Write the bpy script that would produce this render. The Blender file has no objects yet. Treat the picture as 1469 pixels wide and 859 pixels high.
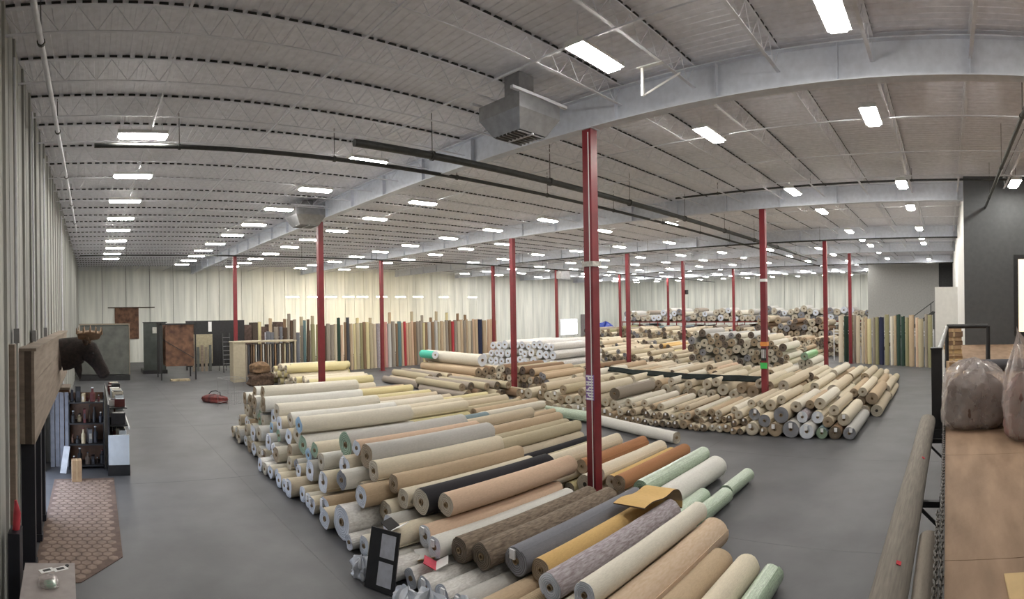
import bpy, bmesh, math, random
from mathutils import Vector, Matrix, Euler

random.seed(7)
SC = bpy.context.scene
COL = SC.collection
PI = math.pi

# ------------------------------------------------------------------ camera
XU, FPX, HYC, KR, CAMZ = 132.215, 780.161, 444.881, -0.016, 4.75
W_, H_ = 1469.0, 859.0
cam = bpy.data.cameras.new('camera')
cam.type = 'PANO'
cam.panorama_type = 'CENTRAL_CYLINDRICAL'
cam.central_cylindrical_range_u_min = -W_ / 2 / FPX
cam.central_cylindrical_range_u_max = W_ / 2 / FPX
cam.central_cylindrical_range_v_min = -(H_ - HYC) / FPX
cam.central_cylindrical_range_v_max = HYC / FPX
cam.central_cylindrical_radius = 1.0
cam.clip_start = 0.05
cam.clip_end = 400
camo = bpy.data.objects.new('camera', cam)
COL.objects.link(camo)
yaw = (W_ / 2 - XU) / FPX
camo.matrix_world = (Matrix.Translation((0, 0, CAMZ)) @ Matrix.Rotation(-yaw, 4, 'Z')
                     @ Matrix.Rotation(PI / 2, 4, 'X') @ Matrix.Rotation(KR, 4, 'Z'))
SC.camera = camo


def hyx(x):
    return HYC + FPX * KR * math.sin((x - W_ / 2) / FPX)


def P(x, y, z=0.0):
    """photo pixel + known height -> point of the place (the pixel gives a direction, the height the distance)"""
    d = FPX * (CAMZ - z) / (y - hyx(x))
    t = (x - XU) / FPX
    return Vector((d * math.sin(t), d * math.cos(t), z))


# ------------------------------------------------------------------ world, exposure
w = bpy.data.worlds.new('world')
SC.world = w
w.use_nodes = True
bg = w.node_tree.nodes['Background']
bg.inputs[0].default_value = (0.72, 0.82, 1.0, 1)
bg.inputs[1].default_value = 5.0
SC.view_settings.view_transform = 'Standard'
SC.view_settings.look = 'None'
SC.view_settings.gamma = 1.0
SC.view_settings.use_curve_mapping = False
SC.view_settings.exposure = 0.1
SC.cycles.use_denoising = True
SC.cycles.max_bounces = 8
SC.cycles.diffuse_bounces = 5
SC.cycles.transparent_max_bounces = 12
SC.cycles.sample_clamp_indirect = 6.0
LIGHT_STRENGTH = 92.0


# ------------------------------------------------------------------ materials
MATS = {}


def nd(nt, t, **kw):
    n = nt.nodes.new(t)
    for k, v in kw.items():
        setattr(n, k, v)
    return n


def mat(name, col, rough=0.8, metal=0.0, var=0.12, scale=6.0, bump=0.0, bscale=60.0, coat=0.0,
        stretch=None, emit=0.0, col2=None, spec=0.5):
    """procedural principled material: base colour mottled by noise towards col2, optional bump"""
    if name in MATS:
        return MATS[name]
    m = bpy.data.materials.new(name)
    m.use_nodes = True
    nt = m.node_tree
    b = nt.nodes['Principled BSDF']
    b.inputs['Roughness'].default_value = rough
    b.inputs['Metallic'].default_value = metal
    b.inputs['Specular IOR Level'].default_value = spec
    if coat:
        b.inputs['Coat Weight'].default_value = coat
        b.inputs['Coat Roughness'].default_value = 0.25
    c = (*col, 1)
    if col2 is None:
        col2 = tuple(max(0.0, v * (1 - var * 2.2)) for v in col)
    tc = nd(nt, 'ShaderNodeTexCoord')
    mp = nd(nt, 'ShaderNodeMapping')
    nt.links.new(tc.outputs['Object'], mp.inputs[0])
    if stretch:
        mp.inputs['Scale'].default_value = stretch
    nz = nd(nt, 'ShaderNodeTexNoise')
    nz.inputs['Scale'].default_value = scale
    nz.inputs['Detail'].default_value = 5
    nt.links.new(mp.outputs[0], nz.inputs['Vector'])
    rp = nd(nt, 'ShaderNodeValToRGB')
    rp.color_ramp.elements[0].position = 0.32
    rp.color_ramp.elements[1].position = 0.68
    rp.color_ramp.elements[0].color = (*col2, 1)
    rp.color_ramp.elements[1].color = c
    nt.links.new(nz.outputs['Fac'], rp.inputs[0])
    nt.links.new(rp.outputs[0], b.inputs['Base Color'])
    if bump:
        n2 = nd(nt, 'ShaderNodeTexNoise')
        n2.inputs['Scale'].default_value = bscale
        n2.inputs['Detail'].default_value = 3
        nt.links.new(tc.outputs['Object'], n2.inputs['Vector'])
        bp = nd(nt, 'ShaderNodeBump')
        bp.inputs['Strength'].default_value = bump
        bp.inputs['Distance'].default_value = 0.02
        nt.links.new(n2.outputs['Fac'], bp.inputs['Height'])
        nt.links.new(bp.outputs[0], b.inputs['Normal'])
    if emit:
        b.inputs['Emission Color'].default_value = c
        b.inputs['Emission Strength'].default_value = emit
    MATS[name] = m
    return m


def carpet_body(name, col, pattern=None, col2=None, plastic=False):
    """pile / backing of a carpet roll; unit roll coordinates (x along, radius 1)"""
    key = 'carpet_' + name
    if key in MATS:
        return MATS[key]
    if pattern is None:
        m = mat(key, col, rough=0.35 if plastic else 0.95, var=0.05 if not plastic else 0.16, scale=5.0,
                bump=0.2 if not plastic else 0.6, bscale=40 if not plastic else 5, coat=0.5 if plastic else 0.0,
                stretch=(11, 2, 2), col2=col2)
        return m
    m = mat(key, col, rough=0.95, col2=col2 or tuple(v * 0.45 for v in col), scale=3.0, stretch=(9, 2.5, 2.5))
    nt = m.node_tree
    b = nt.nodes['Principled BSDF']
    if pattern == 'weave':
        tc = nd(nt, 'ShaderNodeTexCoord')
        mp = nd(nt, 'ShaderNodeMapping')
        mp.inputs['Scale'].default_value = (1, 1, 1)
        nt.links.new(tc.outputs['Object'], mp.inputs[0])
        ck = nd(nt, 'ShaderNodeTexBrick')
        ck.inputs['Scale'].default_value = 22
        ck.inputs['Mortar Size'].default_value = 0.03
        ck.inputs['Color1'].default_value = (*col, 1)
        ck.inputs['Color2'].default_value = (*[v * 0.88 for v in col], 1)
        ck.inputs['Mortar'].default_value = (*[v * 0.45 for v in col], 1)
        nt.links.new(mp.outputs[0], ck.inputs['Vector'])
        nt.links.new(ck.outputs['Color'], b.inputs['Base Color'])
    return m


def roll_end(name, c1, c2):
    key = 'roll_end_' + name
    if key in MATS:
        return MATS[key]
    m = bpy.data.materials.new(key)
    m.use_nodes = True
    nt = m.node_tree
    b = nt.nodes['Principled BSDF']
    b.inputs['Roughness'].default_value = 0.85
    tc = nd(nt, 'ShaderNodeTexCoord')
    sx = nd(nt, 'ShaderNodeSeparateXYZ')
    nt.links.new(tc.outputs['Object'], sx.inputs[0])

    def mth(op, a, b_=None):
        n = nd(nt, 'ShaderNodeMath', operation=op)
        for i, v in enumerate((a, b_)):
            if v is None:
                continue
            if isinstance(v, (int, float)):
                n.inputs[i].default_value = v
            else:
                nt.links.new(v, n.inputs[i])
        return n.outputs[0]
    r = mth('SQRT', mth('ADD', mth('MULTIPLY', sx.outputs[1], sx.outputs[1]), mth('MULTIPLY', sx.outputs[2], sx.outputs[2])))
    a = mth('DIVIDE', mth('ARCTAN2', sx.outputs[2], sx.outputs[1]), 2 * PI)
    f = mth('FRACT', mth('ADD', mth('MULTIPLY', r, 8.0), a))
    st = mth('ABSOLUTE', mth('SUBTRACT', f, 0.5))
    rp = nd(nt, 'ShaderNodeValToRGB')
    rp.color_ramp.elements[0].position = 0.1
    rp.color_ramp.elements[1].position = 0.4
    rp.color_ramp.elements[0].color = (*c1, 1)
    rp.color_ramp.elements[1].color = (*c2, 1)
    nt.links.new(st, rp.inputs[0])
    nt.links.new(rp.outputs[0], b.inputs['Base Color'])
    bp = nd(nt, 'ShaderNodeBump')
    bp.inputs['Strength'].default_value = 0.5
    bp.inputs['Distance'].default_value = 0.03
    nt.links.new(st, bp.inputs['Height'])
    nt.links.new(bp.outputs[0], b.inputs['Normal'])
    MATS[key] = m
    return m


# ------------------------------------------------------------------ mesh helpers
class MB:
    def __init__(self):
        self.v, self.f, self.mi = [], [], []

    def add(self, vs, fs, mi=0):
        o = len(self.v)
        self.v += [tuple(p) for p in vs]
        for f in fs:
            self.f.append(tuple(i + o for i in f))
            self.mi.append(mi)
        return self

    def box(self, x0, x1, y0, y1, z0, z1, mi=0, M=None):
        vs = [Vector((x, y, z)) for z in (z0, z1) for y in (y0, y1) for x in (x0, x1)]
        if M is not None:
            vs = [M @ p for p in vs]
        return self.add(vs, [(0, 2, 3, 1), (4, 5, 7, 6), (0, 1, 5, 4), (2, 6, 7, 3), (0, 4, 6, 2), (1, 3, 7, 5)], mi)

    def bar(self, p0, p1, w, h=None, mi=0):
        """square bar between two points"""
        p0, p1 = Vector(p0), Vector(p1)
        h = h or w
        d = (p1 - p0).normalized()
        up = Vector((0, 0, 1)) if abs(d.z) < 0.95 else Vector((1, 0, 0))
        s = d.cross(up).normalized()
        u = s.cross(d)
        vs = [p + s * a * w / 2 + u * b * h / 2 for p in (p0, p1) for a, b in ((-1, -1), (1, -1), (1, 1), (-1, 1))]
        return self.add(vs, [(0, 1, 2, 3), (7, 6, 5, 4), (0, 4, 5, 1), (1, 5, 6, 2), (2, 6, 7, 3), (3, 7, 4, 0)], mi)

    def tube(self, path, radii, n=10, mi=0, cap=True, sq=1.0):
        """swept tube, radii a number or list; sq flattens the section vertically"""
        path = [Vector(p) for p in path]
        if isinstance(radii, (int, float)):
            radii = [radii] * len(path)
        o = []
        u = None
        for i, p in enumerate(path):
            a = path[max(0, i - 1)]
            b = path[min(len(path) - 1, i + 1)]
            d = (b - a).normalized()
            if u is None:
                ref = Vector((0, 0, 1)) if abs(d.z) < 0.9 else Vector((1, 0, 0))
                s = d.cross(ref).normalized()
                u = s.cross(d)
            else:
                s = d.cross(u).normalized()
                u = s.cross(d)
            for k in range(n):
                t = 2 * PI * k / n
                o.append(p + s * math.cos(t) * radii[i] + u * math.sin(t) * radii[i] * sq)
        fs = []
        L = len(path)
        for i in range(L - 1):
            for k in range(n):
                k2 = (k + 1) % n
                fs.append((i * n + k, i * n + k2, (i + 1) * n + k2, (i + 1) * n + k))
        if cap:
            fs.append(tuple(range(n))[::-1])
            fs.append(tuple((L - 1) * n + k for k in range(n)))
        return self.add(o, fs, mi)

    def prism(self, poly, y0, y1, M=None, mi=0):
        """polygon in x,z extruded along y"""
        n = len(poly)
        vs = [Vector((x, y0, z)) for x, z in poly] + [Vector((x, y1, z)) for x, z in poly]
        if M is not None:
            vs = [M @ p for p in vs]
        fs = [tuple(range(n)), tuple(range(2 * n - 1, n - 1, -1))]
        fs += [(i, i + n, (i + 1) % n + n, (i + 1) % n) for i in range(n)]
        return self.add(vs, fs, mi)

    def mesh(self, name, mats, smooth=False):
        me = bpy.data.meshes.new(name)
        me.from_pydata(self.v, [], self.f)
        for m in (mats if isinstance(mats, (list, tuple)) else [mats]):
            me.materials.append(m)
        if any(self.mi):
            me.polygons.foreach_set('material_index', self.mi)
        if smooth:
            me.polygons.foreach_set('use_smooth', [True] * len(me.polygons))
            me.set_sharp_from_angle(angle=math.radians(40))
        me.update()
        return me

    def build(self, name, mats, parent=None, smooth=False, loc=None, rot=None):
        return link(name, self.mesh(name, mats, smooth), parent, loc, rot)


def link(name, me, parent=None, loc=None, rot=None, scale=None):
    o = bpy.data.objects.new(name, me)
    COL.objects.link(o)
    if parent is not None:
        o.parent = parent
    if loc is not None:
        o.location = loc
    if rot is not None:
        o.rotation_euler = rot
    if scale is not None:
        o.scale = scale
    return o


def thing(name, label, cat, loc=(0, 0, 0), rotz=0.0, group=None):
    o = link(name, None, None, loc, (0, 0, rotz))
    return tag(o, label, cat, group)


def tag(o, label, cat, group=None):
    o['label'] = label
    o['category'] = cat
    if group:
        o['group'] = group
    return o


def struct(o, label=None):
    o['kind'] = 'structure'
    if label:
        o['label'] = label
    return o


def copy_tree(o, parent=None):
    c = o.copy()
    COL.objects.link(c)
    c.parent = parent
    for ch in list(o.children):
        copy_tree(ch, c)
    return c


ONES = ['', 'first', 'second', 'third', 'fourth', 'fifth', 'sixth', 'seventh', 'eighth', 'ninth', 'tenth', 'eleventh',
        'twelfth', 'thirteenth', 'fourteenth', 'fifteenth', 'sixteenth', 'seventeenth', 'eighteenth', 'nineteenth']
TENS = {2: 'twent', 3: 'thirt', 4: 'fort', 5: 'fift', 6: 'sixt', 7: 'sevent', 8: 'eight', 9: 'ninet'}


def ordinal(n):
    if n < 20:
        return ONES[n]
    if n >= 100:
        return 'hundredth' if n == 100 else 'hundred-and-' + ordinal(n - 100)
    t, u = divmod(n, 10)
    return TENS[t] + ('ieth' if u == 0 else 'y-' + ONES[u])


# ------------------------------------------------------------------ the building
XL, XR, YF, YN = -1.4, 84.0, 55.5, -9.0
ZC = 9.85
M_floor = mat('floor_concrete', (0.112, 0.113, 0.120), rough=0.48, spec=0.3, scale=0.7, col2=(0.076, 0.077, 0.083), bump=0.05, bscale=9)
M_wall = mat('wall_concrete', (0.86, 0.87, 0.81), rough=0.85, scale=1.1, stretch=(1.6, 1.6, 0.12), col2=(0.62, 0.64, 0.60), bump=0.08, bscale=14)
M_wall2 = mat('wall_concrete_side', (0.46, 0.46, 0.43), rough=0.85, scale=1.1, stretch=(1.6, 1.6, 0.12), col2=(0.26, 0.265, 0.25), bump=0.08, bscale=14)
M_joint = mat('joint_sealant', (0.16, 0.16, 0.16), rough=0.9)
M_deck = mat('roof_deck_paint', (0.80, 0.80, 0.85), rough=0.7, var=0.06)
M_steel = mat('steel_paint_grey', (0.76, 0.77, 0.82), rough=0.6, var=0.06)
M_girder = mat('girder_paint', (0.68, 0.71, 0.78), rough=0.55, var=0.06)
M_red = mat('column_red_paint', (0.20, 0.018, 0.026), rough=0.45, var=0.12, scale=2.5)
M_black = mat('black_paint', (0.02, 0.02, 0.022), rough=0.5, var=0.2)
M_pipe = mat('dark_pipe', (0.045, 0.047, 0.045), rough=0.5, var=0.2)
M_white = mat('white_paint', (0.75, 0.75, 0.73), rough=0.5, var=0.04)
M_galv = mat('galvanised_sheet', (0.33, 0.33, 0.34), rough=0.4, metal=0.6, var=0.1)
M_dgrey = mat('dark_grey_wall_paint', (0.085, 0.088, 0.092), rough=0.75, var=0.06)
M_gwall = mat('grey_wall_paint', (0.36, 0.36, 0.35), rough=0.8, var=0.05)

floor = MB().box(XL - 1, XR + 1, YN - 1, YF + 1, -0.2, 0).build('floor', M_floor)
struct(floor, 'grey polished concrete warehouse floor')
# saw-cut floor joints
M_cut = mat('floor_joint', (0.13, 0.13, 0.135), rough=0.9)
jm = MB()
for x in (4.2, 10.27, 16.4, 22.46, 28.6, 34.66, 43.8, 55.7):
    jm.box(x - 0.006, x + 0.006, YN, YF, 0.0, 0.0015)
for y in (0.2, 7.83, 15.4, 22.97, 30.5, 38.1, 46):
    jm.box(XL, XR, y - 0.006, y + 0.006, 0.0, 0.0016)
jm.build('floor_joint', M_cut, floor)


def panel_wall(name, label, m, axis, fixed, a0, a1, width, thick, openings=()):
    """precast panels, each its own piece in front of a dark joint backing"""
    sgn = 1 if thick > 0 else -1
    b = MB()
    if axis == 'x':
        b.box(a0, a1, min(fixed + thick * .4, fixed + thick), max(fixed + thick * .4, fixed + thick), 0, ZC + .3)
    else:
        segs = [(a0, a1)]
        if openings:
            o = openings[0]
            segs = [(a0, o[0]), (o[1], a1)]
            b.box(min(fixed + thick * .4, fixed + thick), max(fixed + thick * .4, fixed + thick), o[0], o[1], o[2], ZC + .3)
        for s in segs:
            b.box(min(fixed + thick * .4, fixed + thick), max(fixed + thick * .4, fixed + thick), s[0], s[1], 0, ZC + .3)
    wo = struct(b.build(name, M_joint), label)
    n = int(round((a1 - a0) / width))
    wd = (a1 - a0) / n
    g = 0.025
    lo, hi = min(fixed, fixed + thick * .38), max(fixed, fixed + thick * .38)
    for i in range(n):
        s, e = a0 + i * wd + g, a0 + (i + 1) * wd - g
        mb = MB()
        z0 = 0.0
        if openings:
            o = openings[0]
            if s < o[1] and e > o[0]:
                z0 = o[2]
        if axis == 'x':
            mb.box(s, e, lo, hi, z0, ZC + .2)
            mb.box((s + e) / 2 - .05, (s + e) / 2 + .05, min(fixed, fixed - thick * .12), max(fixed, fixed - thick * .12), z0, ZC)
        else:
            mb.box(lo, hi, s, e, z0, ZC + .2)
            mb.box(min(fixed, fixed - thick * .12), max(fixed, fixed - thick * .12), (s + e) / 2 - .05, (s + e) / 2 + .05, z0, ZC)
        mb.build('wall_panel', m, wo)
    return wo


panel_wall('wall_far', 'pale precast concrete wall panels at the far end', M_wall, 'x', YF, XL, XR, 2.44, 0.4)
panel_wall('wall_right', 'pale precast concrete panels far behind the storage rack', M_wall, 'y', XR, YN, YF, 2.44, 0.4)
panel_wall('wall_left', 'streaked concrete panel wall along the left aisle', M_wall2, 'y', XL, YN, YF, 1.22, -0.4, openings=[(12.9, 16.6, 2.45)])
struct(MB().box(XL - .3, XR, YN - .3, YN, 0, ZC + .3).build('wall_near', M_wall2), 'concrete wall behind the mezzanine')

# roof deck: fluted sheet, flutes along y
dm = MB()
per = 0.2
nfl = int((XR - XL) / per) + 1
prof = []
for i in range(nfl):
    x = XL + i * per
    prof += [(x, ZC), (x + 0.1, ZC), (x + 0.11, ZC + 0.012), (x + 0.19, ZC + 0.012)]
vs = [(x, YN, z) for x, z in prof] + [(x, YF, z) for x, z in prof]
n = len(prof)
dm.add(vs, [(i, i + 1, i + 1 + n, i + n) for i in range(n - 1)])
dm.box(XL - .5, XR + .5, YN - .5, YF + .5, ZC + .15, ZC + .3)
ceiling = struct(dm.build('ceiling', M_deck), 'grey fluted metal roof deck on steel joists')

XG = [10.27, 22.46, 34.66, 43.76, 55.72, 67.90]
YCOL = [7.83, 22.97, 38.11]
gm = MB()
gm.box(-.15, .15, 0, YF - YN, 0, .025)
gm.box(-.012, .012, 0, YF - YN, .025, .72)
gm.box(-.15, .15, 0, YF - YN, .72, .745)
for k in range(26):
    gm.box(-.14, .14, k * 2.5 + 1, k * 2.5 + 1.012, .025, .72)
gme = gm.mesh('girder', M_girder)
for x in XG:
    link('girder', gme, ceiling, (x, YN, 9.0))

# bar joists along x, one per bay; dark blocks between chord and deck paint the shade in the flutes
M_fluteshade = mat('flute_void_shade', (0.03, 0.03, 0.03), rough=0.95, var=0.1)


def joist_mesh(L):
    jt = MB()
    jt.box(0, L, -.04, .04, .43, .452)
    jt.box(0, L, -.035, .035, 0, .016)
    npan = max(6, int(L / .61))
    q = .0065
    for k in range(npan):
        a, b, c = k * L / npan, (k + .5) * L / npan, (k + 1) * L / npan
        for (x0, z0), (x1, z1) in (((a, .43), (b, .016)), ((b, .016), (c, .43))):
            jt.add([(x0 - q, -q, z0), (x0 + q, -q, z0), (x1 + q, -q, z1), (x1 - q, -q, z1),
                    (x0 - q, q, z0), (x0 + q, q, z0), (x1 + q, q, z1), (x1 - q, q, z1)],
                   [(0, 1, 2, 3), (7, 6, 5, 4), (0, 4, 5, 1), (1, 5, 6, 2), (2, 6, 7, 3), (3, 7, 4, 0)])
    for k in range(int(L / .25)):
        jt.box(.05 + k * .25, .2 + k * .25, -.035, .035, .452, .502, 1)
    return jt.mesh('joist', [M_steel, M_fluteshade])


xs = [XL] + XG + [XR]
jms = {b: joist_mesh(b - a) for a, b in zip(xs[:-1], xs[1:])}
yj = 8.75 - 1.85 * 9
while yj < YF - .3:
    for a, b in zip(xs[:-1], xs[1:]):
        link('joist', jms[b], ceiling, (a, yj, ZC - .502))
    yj += 1.85
bm_ = MB().box(-.02, .02, 0, YF - YN, 0, .03).mesh('bridging', M_steel)
for a, b in zip(xs[:-1], xs[1:]):
    for f in (.25, .5, .75):
        link('bridging', bm_, ceiling, (a + (b - a) * f, YN, ZC - .53))

# ------------------------------------------------------------------ red columns
COLPX = [(0, 0), (1, 0), (2, 0), (0, 1), (0, 2), (0, 3), (1, 1), (2, 1), (1, 2), (1, 3), (1, 4), (2, 2), (2, 3), (2, 4), (2, 5)]
col_lab = {
    (0, 0): 'nearest tall red steel column standing behind the front carpet pile',
    (1, 0): 'red steel column beyond the far end of the front carpet pile',
    (2, 0): 'leftmost red steel column, behind the beige sample rack',
    (0, 1): 'red steel column with orange band and green sticker in the middle pile',
    (0, 2): 'red steel column beside the green wrapped roll at right',
    (0, 3): 'red steel column just left of the grey partition wall',
    (1, 1): 'red steel column beside the white wrapped roll stack',
    (2, 1): 'red steel column in front of the upright carpet rolls',
    (1, 2): 'red steel column just right of the nearest column',
    (1, 3): 'red steel column with a small black box near its middle',
    (1, 4): 'red steel column in front of the long rack of wrapped rolls',
    (2, 2): 'red steel column at the right end of the upright carpet rolls',
    (2, 3): 'red steel column beside the bright dock door',
    (2, 4): 'dark red steel column at the left end of the long rack',
    (2, 5): 'distant red steel column rising behind the rack of wrapped rolls',
}
hs = .125
shaft = MB().box(-hs, hs, -hs, hs, .02, 8.98).mesh('shaft', M_red)
basep = MB().box(-.22, .22, -.22, .22, 0, .02).mesh('base_plate', M_red)
capp = MB().box(-.18, .18, -.18, .18, 8.98, 9.0).mesh('cap_plate', M_girder)
cols = {}
for (i, j) in COLPX:
    c = thing('steel_column', col_lab[(i, j)], 'column', (XG[j], YCOL[i], 0), 0, 'red columns in a grid')
    link('shaft', shaft, c)
    link('base_plate', basep, c)
    link('cap_plate', capp, c)
    cols[(i, j)] = c
c0 = cols[(0, 0)]
o = MB().tube([(-hs - .015, -.06, .4), (-hs - .015, -.06, 8.9)], .012, 8).build('conduit', M_white, c0)
# column fittings at measured heights
def colz(c, y):
    X, Y = c.location.x, c.location.y
    d = math.hypot(X, Y)
    x = XU + FPX * math.atan2(X, Y)
    return CAMZ - (y - hyx(x)) * d / FPX
M_purple = mat('sign_purple', (0.20, 0.10, 0.32), rough=0.6, var=0.05)
M_paper = mat('paper_white', (0.85, 0.85, 0.85), rough=0.7, var=0.03)
M_orange = mat('orange_tape', (0.85, 0.33, 0.08), rough=0.5, var=0.05)
M_green = mat('green_sticker', (0.06, 0.55, 0.12), rough=0.5, var=0.05)
z0, z1 = colz(c0, 573), colz(c0, 537)
sg = MB().box(-hs - .012, -hs - .001, -.12, .12, z0, z1).build('sign', M_purple, c0)
sm = MB()
nb = 9
for k in range(nb):
    zz = z0 + (z1 - z0) * (k + .5) / nb
    hh = (z1 - z0) / nb * .28
    sm.box(-hs - .016, -hs - .012, -.10, .10 - (.07 if k % 3 == 1 else 0), zz - hh, zz + hh)
    if k % 2:
        sm.box(-hs - .016, -hs - .012, .02, .06, zz, zz + hh * 3)
sm.build('sign_lettering', M_paper, sg)
zz = colz(c0, 379)
MB().box(-.16, .16, -.16, .16, zz - .06, zz + .06).build('paper_band', mat('old_paper', (.62, .60, .55), var=.2, scale=14), c0)
c1 = cols[(0, 1)]
za = colz(c1, 493)
MB().box(-.15, .15, -.15, .15, za - .09, za + .09).build('orange_band', M_orange, c1)
zb0, zb1 = colz(c1, 517), colz(c1, 499)
s2 = MB().box(-hs - .012, -hs - .001, -.12, .12, zb0, zb1).build('sign', M_black, c1)
sm = MB()
for k in range(3):
    sm.box(-hs - .018, -hs - .012, -.08 + .07 * k, -.05 + .07 * k, zb0 + .12, zb1 - .06)
sm.build('sign_lettering', M_paper, s2)
zg = colz(c1, 524)
MB().box(-hs - .02, -hs - .001, -.16, .16, zg - .13, zg + .13).build('green_sticker', M_green, c1)
zz = colz(c1, 402)
MB().box(-.14, .14, -.14, .14, zz - .06, zz + .06).build('paper_band', M_paper, c1)
c3 = cols[(1, 3)]
zz = colz(c3, 419)
MB().box(hs, hs + .4, -.25, .15, zz - .2, zz + .2).build('speaker_box', M_black, c3)
c4 = cols[(2, 3)]
zz = colz(c4, 394)
MB().box(-.2, 1.2, -.9, -.2, zz - .45, zz + .35).build('unit_heater', M_galv, c4)

# ------------------------------------------------------------------ ceiling lights (pixel + hanging height)
ZL = 9.23
LPX = [(208,194),(193,252),(181,288),(175,313),(171,330),(168,345),(166,355.5),(162,364),(160,371),
(530,231),(455,272),(402,300),(366,322),(335,337),(310,349.5),(293,359),(283,367),(272,373.5),(262,379),
(485,331),(445,343.5),(417,354),(390,363.7),(368,371),(352,377),(334,382),
(540,313.5),(590,352),(547,361),(513,368),(481,375),(451,380),(432,384.6),
(609,291),(645,341.5),(670,357),(626,365),(587,372),(555,377),(521,382.5),(495,386.5),
(788,316),(709,330),(723,350),(773,365),(723,371.5),(680,376),(828,360),(820,377),(868,331),(890,354),(868,373),(920,369),(783,387.5),
(963,321),(962,348),(978,366),(1010,373),(1037,362),(956,376),(1066,369),(1052,379.5),(1004,382),(1075,383),(1103,377),(1105,358),(1124,381),(1160,374.5),
(860,83),(1199,18),(1022,194),(1253,168),(1140,275),(1296,265),(1181,303),(1308,298),(1220,332),(1320,328),(1237,343.5),(1250,352),(1261,361.5),(1323,341),(1326,349),(1331,359),(1274,371)]
lp = [P(x, y, ZL) for x, y in LPX]
LCOLS = [1.38, 7.99, 12.9, 20.25, 25.15, 32.8, 37.2, 41.4, 47.0, 54.3, 59.0, 67.0]
LCX = LCOLS + [72.5, 79.0]
M_lens = mat('light_lens', (1.0, 0.965, 0.90), rough=0.5, var=0, col2=(1.0, 0.965, 0.90), emit=LIGHT_STRENGTH)
hb = MB()
hb.box(-.62, .62, -.12, .12, .07, .12)
hb.prism([(-.20, .0), (-.205, .0), (-.125, .075), (-.12, .07)], -.61, .61, Matrix.Rotation(PI / 2, 4, 'Z'))
hb.prism([(.20, .0), (.12, .07), (.125, .075), (.205, .0)], -.61, .61, Matrix.Rotation(PI / 2, 4, 'Z'))
hb.box(-.625, -.61, -.2, .2, 0, .1)
hb.box(.61, .625, -.2, .2, 0, .1)
housing = hb.mesh('housing', M_white)
lensm = MB().box(-.58, .58, -.14, .14, -.045, .02).mesh('lens', M_lens)
wirem = MB().bar((0, 0, .12), (0, 0, .62), .012).mesh('hanger_wire', M_steel)
rowc = {}
allL = [(p.x, p.y) for p in lp]
for x in LCOLS[7:] + [72.5, 79.0]:      # the far rows, hidden behind each other
    for k in range(13):
        y = 1.71 + 4.07 * k
        if y > 1 and not (x > 55 and y < 9) and all(math.hypot(x - a, y - b) > 2.6 for a, b in allL):
            allL.append((x, y))
for x in (1.5, 8.0, 12.9, 20.3):   # unseen fixtures added behind the camera to light the mezzanine
    allL.append((x, -2.6))
allL.sort(key=lambda p: p[1])
for (x, y) in allL:
    ci = min(range(len(LCX)), key=lambda k: abs(LCX[k] - x))
    rowc[ci] = rowc.get(ci, 0) + 1
    t = thing('ceiling_light', 'lit high-bay fixture, %s along its row, %s row out from left wall' % (ordinal(rowc[ci]), ordinal(ci + 1)),  # also serves the unseen fixtures added behind the camera
              'light', (x, y, ZL), 0, 'high-bay fixtures under the roof')
    link('housing', housing, t)
    link('lens', lensm, t)
    link('hanger_wire', wirem, t, (-.5, 0, 0))
    link('hanger_wire', wirem, t, (.5, 0, 0))

# lower warm strip lights over the upright rolls
M_warm = mat('warm_tube', (1.0, 0.80, 0.48), rough=0.5, var=0, col2=(1.0, 0.80, 0.48), emit=160)
wt = MB().box(-.6, .6, -.05, .05, 0, .06).mesh('tube', M_warm)
wh = MB().box(-.62, .62, -.09, .09, .06, .14).mesh('housing', M_white)
ww = MB().bar((0, 0, .14), (0, 0, 3.5), .012).mesh('hanger_wire', M_steel)
for k, px in enumerate((420, 450, 475, 500, 520, 548, 575, 600, 637, 678)):
    p = P(px, 426, 6.4)
    y = 49.5
    x = y * math.tan((px - XU) / FPX)
    t = thing('strip_light', 'warm hanging strip light over the upright rolls, %s from left' % ordinal(k + 1), 'light', (x, y, 6.35), 0,
              'warm strip lights near the far wall')
    link('tube', wt, t)
    link('housing', wh, t)
    link('hanger_wire', ww, t, (-.5, 0, 0))
    link('hanger_wire', ww, t, (.5, 0, 0))

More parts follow.
